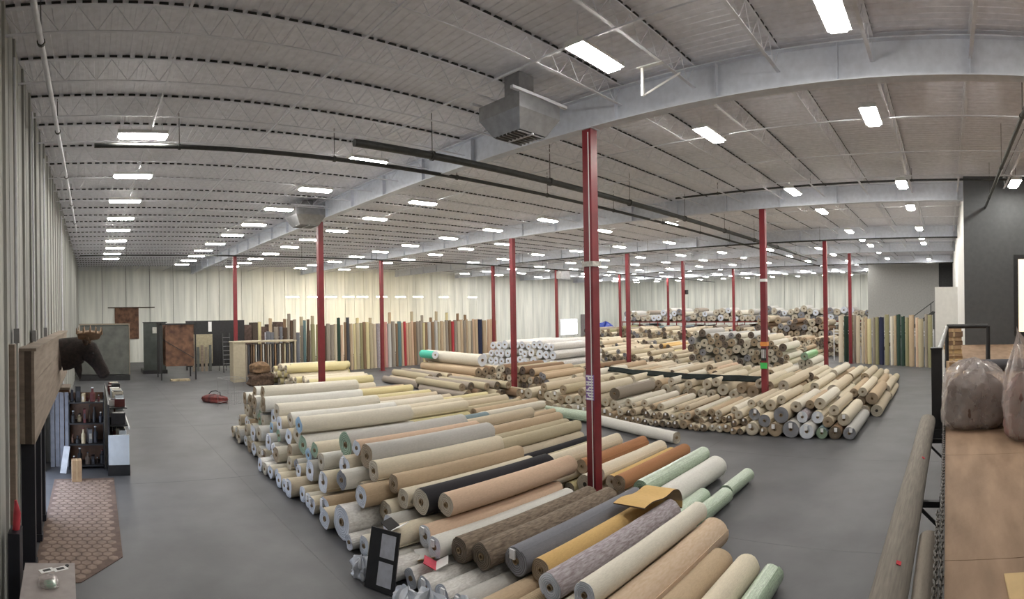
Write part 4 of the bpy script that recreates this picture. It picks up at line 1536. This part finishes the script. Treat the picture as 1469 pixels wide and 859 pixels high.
body.tube([(.55, -.04, -.15), (.62, -.05, -.5), (.66, -.05, -.78)], [.16, .12, .02], 10)
fur = body.build('head_and_neck', M_fur, t, smooth=True)
for s_ in (-1, 1):
    MB().tube([(.86, s_ * .3 - .08, .36), (.82, s_ * .46 - .08, .5), (.8, s_ * .6 - .08, .52)], [.07, .09, .015], 8, sq=.5).build('ear', M_fur2, t, smooth=True)
    MB().tube([(1.08, s_ * .24 - .14, .08), (1.1, s_ * .265 - .14, .08)], [.035, .02], 8).build('eye', M_black, t, smooth=True)
    an = MB()
    an.tube([(.95, s_ * .15 - .08, .34), (.98, s_ * .32 - .05, .46), (.95, s_ * .55, .52), (.9, s_ * .85, .62)], [.05, .045, .05, .03], 8)
    an.add([(.95, s_ * .5, .5), (1.25, s_ * .7, .56), (1.35, s_ * .95, .72), (1.0, s_ * 1.05, .78), (.6, s_ * .95, .74), (.62, s_ * .62, .58),
            (.95, s_ * .5, .47), (1.25, s_ * .7, .53), (1.35, s_ * .95, .69), (1.0, s_ * 1.05, .75), (.6, s_ * .95, .71), (.62, s_ * .62, .55)],
           [(0, 1, 2, 3, 4, 5), (11, 10, 9, 8, 7, 6)] + [(i, i + 6, (i + 1) % 6 + 6, (i + 1) % 6) for i in range(6)])
    for q in ((1.35, .95, .72), (1.18, 1.0, .75), (1.0, 1.05, .78), (.8, 1.0, .76), (.6, .95, .74), (1.28, .75, .6)):
        an.tube([(q[0], s_ * q[1], q[2] - .02), (q[0] + .05 * (q[0] - .95), s_ * (q[1] + .12), q[2] + .16)], [.035, .008], 6)
    an.build('antler', M_antler, t, smooth=True)

# hexagon rug on the floor
M_rugA = mat('rug_tan', (.30, .225, .185), rough=.95, var=.15, scale=5)
M_rugB = mat('rug_brown', (.16, .11, .09), rough=.95, var=.15, scale=5)
rug = [(-1.15, 9.6), (-.25, 9.75), (.55, 10.75), (.58, 16.0), (-1.15, 15.9)]
rb = MB()
rb.add([(x, y, .012) for x, y in rug] + [(x, y, 0.001) for x, y in rug], [(0, 1, 2, 3, 4), (9, 8, 7, 6, 5)] + [(i, i + 5, (i + 1) % 5 + 5, (i + 1) % 5) for i in range(5)])
t = rb.build('patterned_rug', M_rugB)
tag(t, 'tan rug with hexagon pattern on the floor at lower left', 'rug')


def inside(x, y):
    c = True
    for i in range(5):
        (x0, y0), (x1, y1) = rug[i], rug[(i + 1) % 5]
        if (x1 - x0) * (y - y0) - (y1 - y0) * (x - x0) < .11 * math.hypot(x1 - x0, y1 - y0):
            c = False
    return c


hexm = MB()
R = .11
nn = 0
for j in range(60):
    for i in range(16):
        x = -1.1 + i * R * 1.9 + (R * .95 if j % 2 else 0)
        y = 9.6 + j * R * 1.68
        if inside(x, y):
            hexm.add([(x + R * .93 * math.cos(PI / 6 + PI / 3 * k), y + R * .93 * math.sin(PI / 6 + PI / 3 * k), .0125) for k in range(6)] +
                     [(x + R * .8 * math.cos(PI / 6 + PI / 3 * k), y + R * .8 * math.sin(PI / 6 + PI / 3 * k), .0165) for k in range(6)],
                     [(6, 7, 8, 9, 10, 11)] + [(k, (k + 1) % 6, (k + 1) % 6 + 6, k + 6) for k in range(6)])
            nn += 1
ho = hexm.build('hexagon_pile', M_rugA, t)
ho['kind'] = 'stuff'

# gondola shelf with boxed goods behind the rug
rG = random.Random(41)
M_wpan = mat('white_panel', (.62, .68, .74), rough=.5, var=.04)
t = thing('display_gondola', 'white-ended display shelf on a black plinth beside the aisle', 'shelf', (0, 0, 0))
MB().box(.42, 1.08, 16.2, 21.5, 0, .32).build('plinth', M_black, t)
MB().box(.44, 1.06, 16.2, 16.26, .32, 1.2).build('end_panel', M_wpan, t)
MB().box(.44, .48, 16.26, 21.5, .32, 2.1).build('back_panel', M_black, t)
for z in (.32, .85, 1.35, 1.85):
    MB().box(.48, 1.06, 16.26 + (z - .32) * .5, 21.5, z, z + .03).build('shelf', M_black, t)
MB().box(1.06, 1.09, 16.26, 21.5, 1.36, 1.42).build('price_rail', M_white, t)
goods = [M_paper, M_black, M_paper, M_black, mat('dark_box', (.05, .05, .06)), M_wpan, mat('pale_box', (.6, .56, .48)), mat('maroon_box', (.12, .03, .03))]
kk = 0
for z in (.35, .88, 1.38, 1.88):
    y = 16.4 + (z - .32) * .5
    while y < 21.2:
        w_ = rG.uniform(.12, .3)
        h = rG.uniform(.12, .36)
        d = rG.uniform(.2, .5)
        kk += 1
        o = thing('boxed_item', 'small boxed item on the display shelf, %s counted from the lowest near end' % ordinal(kk), 'box', (1.0 - d / 2, y + w_ / 2, z), rG.uniform(-.12, .12), 'goods on the display shelf')
        MB().box(-d / 2, d / 2, -w_ / 2, w_ / 2, 0, h).build('carton', rG.choice(goods), o)
        MB().box(-d / 2 * .8, d / 2 * .8, -w_ / 2 * .7, w_ / 2 * .7, h, h + .02).build('lid', rG.choice(goods), o)
        y += w_ + rG.uniform(.03, .12)
# dark shelving with clutter between wall and gondola
M_brownw = mat('brown_wood', (.16, .085, .05), rough=.6, var=.2, scale=4)
t = thing('clutter_shelf', 'dark open shelf crowded with goods under the trophy head', 'shelf', (0, 0, 0))
for z in (.1, .75, 1.4, 2.05):
    MB().box(-.78, .34, 16.9, 17.6, z, z + .035).build('shelf', M_black, t)
for (x, y) in ((-.78, 16.9), (.31, 16.9), (-.78, 17.57), (.31, 17.57)):
    MB().box(x, x + .03, y, y + .03, 0, 2.3).build('upright', M_black, t)
MB().box(-.78, .34, 17.6, 17.62, 0, 2.3).build('back_panel', M_brownw, t)
cols_ = [M_black, M_navy, M_brownw, mat('maroon_box', (.12, .03, .03)), M_card, mat('cream_box', (.55, .46, .3)), M_galv, M_black, M_barn2, mat('dark_box', (.05, .05, .06))]
kk = 0
for z in (.135, .785, 1.435, 2.085):
    x = -.7
    while x < .2:
        w_ = rG.uniform(.07, .2)
        h = rG.uniform(.15, .5)
        kk += 1
        o = thing('shelf_item', 'dark item on the crowded shelf, %s from bottom left' % ordinal(kk), 'item', (x + w_ / 2, 17.15 + rG.uniform(-.1, .1), z), rG.uniform(-.3, .3), 'goods on the crowded shelf')
        m = rG.choice(cols_)
        if rG.random() < .5:
            MB().box(-w_ / 2, w_ / 2, -.12, .12, 0, h).build('body', m, o)
            MB().box(-w_ / 2 * .7, w_ / 2 * .7, -.125, -.12, h * .3, h * .7).build('print', rG.choice(goods), o)
        else:
            MB().tube([(0, 0, 0), (0, 0, h * .65), (0, 0, h * .75), (0, 0, h)], [w_ * .45, w_ * .45, w_ * .2, w_ * .18], 12).build('body', m, o, smooth=True)
            MB().tube([(0, 0, h), (0, 0, h + .03)], w_ * .22, 10).build('cap', rG.choice(goods), o, smooth=True)
        x += w_ + rG.uniform(.02, .08)
# carved wood cabinet against the wall
t = thing('wood_cabinet', 'tall brown wooden cabinet beneath the trophy head', 'cabinet', (0, 0, 0))
MB().box(-1.3, -.82, 18.4, 19.2, 0, 2.28).build('body', M_brownw, t)
MB().box(-1.34, -.78, 18.36, 19.24, 2.28, 2.36).build('cornice', M_barn, t)
for z in (.12, 1.2):
    d_ = MB().box(-1.26, -.86, 18.37, 18.4, z, z + 1.02).build('door', mat('wood_door', (.22, .13, .07), var=.2), t)
    MB().tube([(-.9, 18.37, z + .5), (-.9, 18.34, z + .5)], .02, 8).build('knob', M_galv, d_)
t = thing('carton', 'brown carton standing on the rug before the shelf', 'box', (-.5, 15.75, 0), .1)
MB().box(-.14, .14, -.12, .12, .014, .62).build('carton', M_card, t)
MB().box(-.02, .02, -.123, .123, .05, .622).build('tape', mat('packing_tape', (.5, .36, .2), rough=.3), t)
o = MB().bar((-.93, 16.45, .02), (-.82, 16.8, .75), .2, .02).build('leaning_board', mat('grey_white_board', (.42, .43, .45)))
tag(o, 'small white board leaning against the crowded shelf', 'board')

# sample table at the lower left corner
M_greybrd = mat('grey_board', (.36, .32, .31), rough=.6, var=.08)
t = thing('sample_table', 'low grey table top with swatches at the lower left corner', 'table', (-.62, 7.75, 0), .05)
MB().box(-.42, .34, -.55, .62, .93, .97).build('tabletop', M_greybrd, t)
for (x, y) in ((-.38, -.5), (.28, -.5), (-.38, .55), (.28, .55)):
    MB().box(x, x + .05, y, y + .05, 0, .93).build('leg', M_black, t)
MB().tube([(.22, .52, .97), (.22, .52, .985)], .03, 12).build('plug', M_black, t)
for k, (x, y, rz) in enumerate(((-.72, 8.12, .5), (-.52, 8.18, .5))):
    o = thing('swatch_card', ('white swatch card, left of two on the grey table', 'white swatch card, right of two on the grey table')[k], 'card', (x, y, .97), rz)
    MB().box(-.11, .11, -.06, .06, 0, .006).build('card', M_paper, o)
    MB().box(-.06, .06, -.03, .03, .006, .009).build('swatch', M_black, o)
o = thing('plastic_packet', 'rumpled clear packet with green contents on the grey table', 'packet', (-.66, 7.72, .97), .2)
v_, f_ = blob(0, 0, 0.0, .16, .2, .09, 9.0, .08, None, 32, 10)
MB().add(v_, f_).build('film', M_clear, o, smooth=True)
v_, f_ = blob(.02, -.04, 0.002, .09, .11, .05, 4.0, .08, None, 24, 8)
MB().add(v_, f_).build('contents', mat('green_glass', (.08, .32, .2), rough=.3), o, smooth=True)
o = MB().box(-1.3, -1.12, 8.1, 8.45, 0, 1.5).build('floor_cabinet', M_navy)
tag(o, 'dark narrow cabinet at the far left edge', 'cabinet')
o = MB().tube([(-1.2, 8.3, 1.5), (-1.18, 8.28, 1.75), (-1.2, 8.27, 1.95)], [.06, .06, .02], 10).build('red_bottle', mat('red_plastic', (.55, .06, .08), rough=.4), None, smooth=True)
tag(o, 'red bottle standing on the dark cabinet at far left', 'bottle')

# ------------------------------------------------------------------ rug racks at the back left
M_rackgrey = mat('grey_carpet_backing', (.13, .135, .125), rough=.9, var=.15, scale=2)
M_rackdark = mat('dark_carpet_backing', (.07, .08, .072), rough=.9, var=.15, scale=2)
M_tanframe = mat('tan_frame', (.26, .22, .17), rough=.7)
M_ornate = mat('ornate_rug', (.21, .115, .07), rough=.95, scale=2.2, col2=(.075, .04, .032))
t = thing('rug_rack', 'tall grey rug display rack in the back left corner', 'rack', (0, 0, 0))
MB().box(-.9, 2.7, 40.2, 40.25, .45, 4.0).build('grey_rug', M_rackgrey, t)
MB().box(-1.0, 2.75, 40.1, 42.6, 0, .4).build('base', M_black, t)
for x in (-.95, 2.7):
    MB().box(x, x + .06, 40.12, 40.2, .4, 4.1).build('frame_post', M_tanframe, t)
    MB().box(x, x + .06, 42.4, 42.48, .4, 4.1).build('frame_post', M_tanframe, t)
for k in range(5):
    yy = 40.15 + k * .55
    MB().box(-1.0, 2.78, yy, yy + .05, 4.1, 4.17).build('hanging_bar', M_tanframe, t)
    if k:
        MB().box(-.9, 2.7, yy, yy + .03, .5, 4.08).build('hung_rug', M_rackdark, t)
o = MB().box(2.3, 4.75, YF - .12, YF - .09, 2.4, 5.55).build('hanging_rug', M_ornate)
tag(o, 'ornate red-brown rug hanging high on the far wall', 'rug')
o = MB().tube([(1.6, YF - .14, 5.6), (6.4, YF - .14, 5.6)], .05, 8).build('rug_pole', M_barn2)
tag(o, 'long thin pole above the hanging rug', 'pole')
t = thing('rug_rack', 'dark grey rug display rack left of the brown one', 'rack', (0, 0, 0))
for k in range(5):
    MB().box(4.15 + .05 * k, 6.0, 44.2 + k * .45, 44.24 + k * .45, .3, 4.15).build('hung_rug', M_rackdark, t)
MB().box(4.1, 6.1, 44.1, 46.3, 0, .3).build('base', M_black, t)
MB().box(4.1, 6.1, 44.15, 44.22, 4.15, 4.22).build('hanging_bar', M_black, t)
MB().box(4.9, 5.4, 44.17, 44.19, 3.3, 3.8).build('white_label', mat('old_label', (.5, .5, .46)), t)
t = thing('rug_rack', 'black framed rack of ornate brown rugs mid left', 'rack', (0, 0, 0))
for (x, y) in ((4.95, 39.4), (7.5, 39.4), (4.95, 41.6), (7.5, 41.6)):
    MB().box(x, x + .1, y, y + .1, 0, 4.15).build('frame_post', M_black, t)
MB().box(4.95, 7.6, 39.4, 39.5, 4.05, 4.15).build('frame_beam', M_black, t)
MB().box(4.95, 5.05, 39.4, 41.7, 4.05, 4.15).build('frame_beam', M_black, t)
MB().box(7.5, 7.6, 39.4, 41.7, 4.05, 4.15).build('frame_beam', M_black, t)
for k in range(5):
    MB().box(5.35, 7.45, 39.6 + k * .4, 39.63 + k * .4, 1.0, 4.05).build('hung_rug', M_ornate, t)
for k in range(3):
    MB().box(4.9, 4.93, 39.6 + k * .5, 40.0 + k * .5, .5, 4.1).build('side_rug', M_black, t)
MB().bar((5.1, 39.38, 3.0), (7.4, 39.38, 1.6), .05).build('brace', M_black, t)
o = MB().box(5.6, 7.0, 38.7, 39.3, 0, .12).build('rug_sample_pile', mat('pale_remnant', (.5, .42, .28), var=.3, scale=3))
tag(o, 'pale remnant heap on the floor before the ornate rug rack', 'remnants')
# dark display boards
t = thing('display_board', 'long black display board with white lettering strip at back left', 'board', (0, 0, 0))
MB().box(8.0, 13.2, 46.0, 46.2, .3, 4.25).build('panel', M_black, t)
MB().box(9.95, 10.25, 45.97, 46.0, 3.3, 4.15).build('lettering_strip', M_paper, t)
MB().box(8.3, 10.2, 45.5, 45.56, .6, 3.1).build('beige_sample', mat('beige_panel', (.42, .37, .25)), t)
for x in (8.0, 13.1):
    MB().box(x, x + .1, 45.95, 46.25, 0, .3).build('foot', M_black, t)
for k in range(5):
    o = MB().box(8.35 + k * .35, 8.58 + k * .35, 44.9, 44.95, 0, 2.2 - .15 * (k % 2))  .build('sample_board', rG.choice((M_tanframe, M_rackgrey, M_barn)))
    tag(o, 'narrow upright sample board before the black display, %s from left' % ordinal(k + 1), 'board', 'sample boards')
t = thing('folding_ladder', 'dark stepladder standing open beside the black display board', 'ladder', (0, 0, 0))
for x in (10.6, 11.2):
    MB().bar((x, 43.2, 0), (x + .1, 43.9, 3.2), .07).build('rail', M_pipe, t)
    MB().bar((x, 44.8, 0), (x + .1, 43.95, 3.2), .05).build('rear_rail', M_pipe, t)
for k in range(8):
    f = (k + 1) / 9
    MB().bar((10.6 + .1 * f, 43.2 + .7 * f, 3.2 * f), (11.2 + .1 * f, 43.2 + .7 * f, 3.2 * f), .08, .04).build('step', M_galv, t)
for k in range(6):
    o = MB().box(12.6 + k * .75, 13.28 + k * .75, 46.5, 47.6, 1.6, 3.6 + .2 * (k % 3)).build('dark_bundle', rG.choice((M_black, M_barn2, M_pad)))
    tag(o, 'dark stacked bundle behind the sample rack, %s from left' % ordinal(k + 1), 'bundle', 'dark bundles')
o = thing('stock_bench', 'dark bench under the stacked bundles behind the sample rack', 'bench', (0, 0, 0))
MB().box(12.4, 17.3, 46.4, 47.8, 1.5, 1.6).build('top', M_barn2, o)
for x in (12.5, 14.8, 17.1):
    MB().box(x, x + .1, 46.5, 46.6, 0, 1.5).build('leg', M_barn2, o)
    MB().box(x, x + .1, 47.6, 47.7, 0, 1.5).build('leg', M_barn2, o)

# sample rack with hanging carpet swatches
t = thing('sample_rack', 'beige sample rack with a row of dark hanging carpet swatches', 'rack', (0, 0, 0))
M_beige = mat('beige_laminate', (.44, .39, .29), rough=.6, var=.06)
MB().box(9.7, 9.8, 36.7, 37.7, 0, 2.75).build('side_panel', M_beige, t)
MB().box(9.8, 10.6, 36.72, 36.76, 0, 2.75).build('front_panel', M_beige, t)
MB().box(14.3, 14.4, 36.7, 37.7, 0, 2.75).build('side_panel', M_beige, t)
MB().box(9.65, 14.45, 36.65, 37.75, 2.75, 2.85).build('top', M_beige, t)
for k in range(20):
    x = 10.65 + k * .18
    MB().box(x, x + .1, 36.8, 37.6, .35, 2.6).build('swatch', rG.choice((BODY['darkbrown'], BODY['taupe'], BODY['brown'], BODY['charcoal'], BODY['khaki'], BODY['lightgrey'])), t)
# rolled hides in front of it
t = thing('hide_bundle', 'brown bundle of rolled hides beside the sample rack', 'bundle', (11.0, 34.6, 0))
v_, f_ = blob(0, 0, 0, .95, .7, 1.0, 2.0, .14, None, 40, 16, gather=False)
MB().add(v_, f_).build('lower_hide', M_fur2, t, smooth=True)
v_, f_ = blob(-.05, 0, .85, .7, .55, .75, 6.0, .14, None, 40, 16, gather=False)
MB().add(v_, f_).build('upper_hide', mat('tan_hide', (.26, .16, .09), rough=.95, var=.3, scale=4), t, smooth=True)

# wire stand and red bag on the aisle floor
t = thing('wire_stand', 'light wire stand at the far corner of the front pile', 'stand', (7.0, 27.0, 0), .3)
for x in (-.5, .5):
    for y in (-.5, .5):
        MB().tube([(x, y, 0), (x, y, 1.5)], .009, 6).build('upright_wire', M_galv, t)
for z in (.25, .8, 1.5):
    for s_ in (-.5, .5):
        MB().tube([(-.5, s_, z), (.5, s_, z)], .01, 6).build('cross_wire', M_galv, t)
        MB().tube([(s_, -.5, z), (s_, .5, z)], .01, 6).build('cross_wire', M_galv, t)
for k in range(7):
    x = -.42 + k * .14
    MB().tube([(x, -.5, .25), (x, -.5, .8)], .006, 6).build('thin_wire', M_galv, t)
t = thing('duffel_bag', 'dark bag with red patches lying on the aisle floor', 'bag', (6.55, 28.9, 0), -.9)
v_, f_ = blob(0, 0, 0, .85, .4, .42, 7.0, .1, None, 40, 14, gather=False)
MB().add(v_, f_).build('bag', mat('red_black_cloth', (.22, .045, .04), rough=.8, scale=3, col2=(.02, .012, .015)), t, smooth=True)
MB().tube([(-.4, 0, .4), (-.3, .1, .55), (0, .12, .6), (.3, .1, .55), (.4, 0, .4)], .025, 8).build('strap', M_black, t, smooth=True)

# ------------------------------------------------------------------ loose things on the front pile
def on_pile(x, y, r=.02):
    return max(A1.height(y, r, x - .05, x + .05), A2.height(y, r, x - .05, x + .05)) - r


# sample board leaning on the roll ends
t = thing('sample_board', 'black framed board of swatches leaning against the roll ends', 'board', (4.60, 8.05, 0.0), 0)
bd = Matrix.Rotation(-.25, 4, 'X') @ Matrix.Rotation(-.0, 4, 'Z')
Rm = Matrix.Rotation(math.radians(-66), 4, 'Z') @ Matrix.Rotation(math.radians(-14), 4, 'X')
MB().box(-.3, .3, -.02, .02, .01, 1.0, M=Rm).build('frame', M_black, t)
for k in range(2):
    for j in range(1):
        MB().box(-.05, .24, .02, .03, .1 + k * .45, .48 + k * .45, M=Rm).build('swatch', mat('swatch_white', (.62, .64, .72), var=.1, scale=8), t)
        MB().box(-.05, .24, -.03, -.02, .1 + k * .45, .48 + k * .45, M=Rm).build('swatch', mat('swatch_white', (.62, .64, .72)), t)
# crumpled white wraps over the roll ends
M_wrapw = mat('white_film', (.72, .76, .84), rough=.3, var=.12, scale=6, coat=.4)
for k, (X, Y, sx, sy, h) in enumerate(((4.62, 7.15, .2, .26, .4), (4.75, 6.75, .2, .28, .5), (4.6, 8.65, .16, .2, .36), (5.0, 6.2, .2, .25, .5))):
    v_, f_ = blob(0, 0, 0, sx, sy, h, 11.0 + k, .34, None, 40, 16, gather=False)
    o = MB().add(v_, f_).build('plastic_wrap', M_wrapw, None, smooth=True, loc=(X, Y, 0))
    tag(o, 'crumpled white plastic wrap on the floor by the roll ends, %s from camera' % ordinal((3, 2, 4, 1)[k]), 'plastic wrap', 'crumpled plastic wraps')
# open sample folders on the ends
for k, (X, Y, a, c1_, c2_) in enumerate(((5.25, 8.55, .4, M_paper, M_black), (5.55, 8.0, -.3, M_card2, M_paper), (5.45, 7.55, .9, M_paper, mat('red_print', (.6, .08, .12))))):
    z = on_pile(X, Y) + .05
    t = thing('sample_folder', ('open white and black sample folder lying on the roll ends', 'tan and white sample folder beside the black folder', 'white folder with red print on the roll ends')[k], 'folder', (X, Y, z), a)
    MB().box(-.16, .16, -.24, 0, 0, .012, M=Matrix.Rotation(-.5, 4, 'X')).build('cover', c1_, t)
    MB().box(-.16, .16, 0, .24, 0, .012, M=Matrix.Rotation(.5, 4, 'X')).build('cover', c2_, t)
# curled gold remnant with dark edge
def remnant():
    X0, Y0 = 8.55, 5.72
    vs, n = [], 18
    pts = []
    for i in range(n):
        f = i / (n - 1)
        if f < .5:
            pts.append((f / .5 * 1.15, 0, .03 * math.sin(f * 14)))
        else:
            g = (f - .5) / .5 * PI * .62
            pts.append((1.15 + .34 * math.sin(g), 0, -.34 + .34 * math.cos(g)))
    z = 1.02
    mb = MB()
    for th in (0, -.025):
        for (x, _, zz) in pts:
            for y in (-.42, .42):
                vs.append((x, y * .8 - .1 * x, zz + th))
    fs = []
    for i in range(n - 1):
        a = 2 * i
        fs.append((a, a + 2, a + 3, a + 1))
    fs2 = [tuple(j + 2 * n for j in f[::-1]) for f in fs]
    mb.add(vs, fs, 0)
    mb.add(vs, fs2, 1)
    e = []
    for i in range(n - 1):
        a = 2 * i
        e += [(a, a + 2 * n, a + 2 + 2 * n, a + 2), (a + 1, a + 3, a + 3 + 2 * n, a + 1 + 2 * n)]
    e += [(0, 1, 1 + 2 * n, 2 * n), (2 * n - 2, 4 * n - 2, 4 * n - 1, 2 * n - 1)]
    mb.add(vs, e, 2)
    o = mb.build('carpet_remnant', [BODY['gold'], BODY['tan'], BODY['darkbrown']], None, smooth=True, loc=(X0, Y0, z), rot=(0, 0.0, .1))
    tag(o, 'curled gold carpet remnant with dark brown edge near the mint rolls', 'remnant')


remnant()
# white wrapped goods and blue wrap in the far distance
o = thing('blue_bundle', 'blue plastic bundle on the far pile right of the nearest column', 'bundle', (61.0, 44.2, 0))
v_, f_ = blob(0, 0, 0, 1.3, 1.3, 2.9, 3.0, .16, None, 36, 16)
MB().add(v_, f_).build('wrap', M_bluewrap, o, smooth=True)
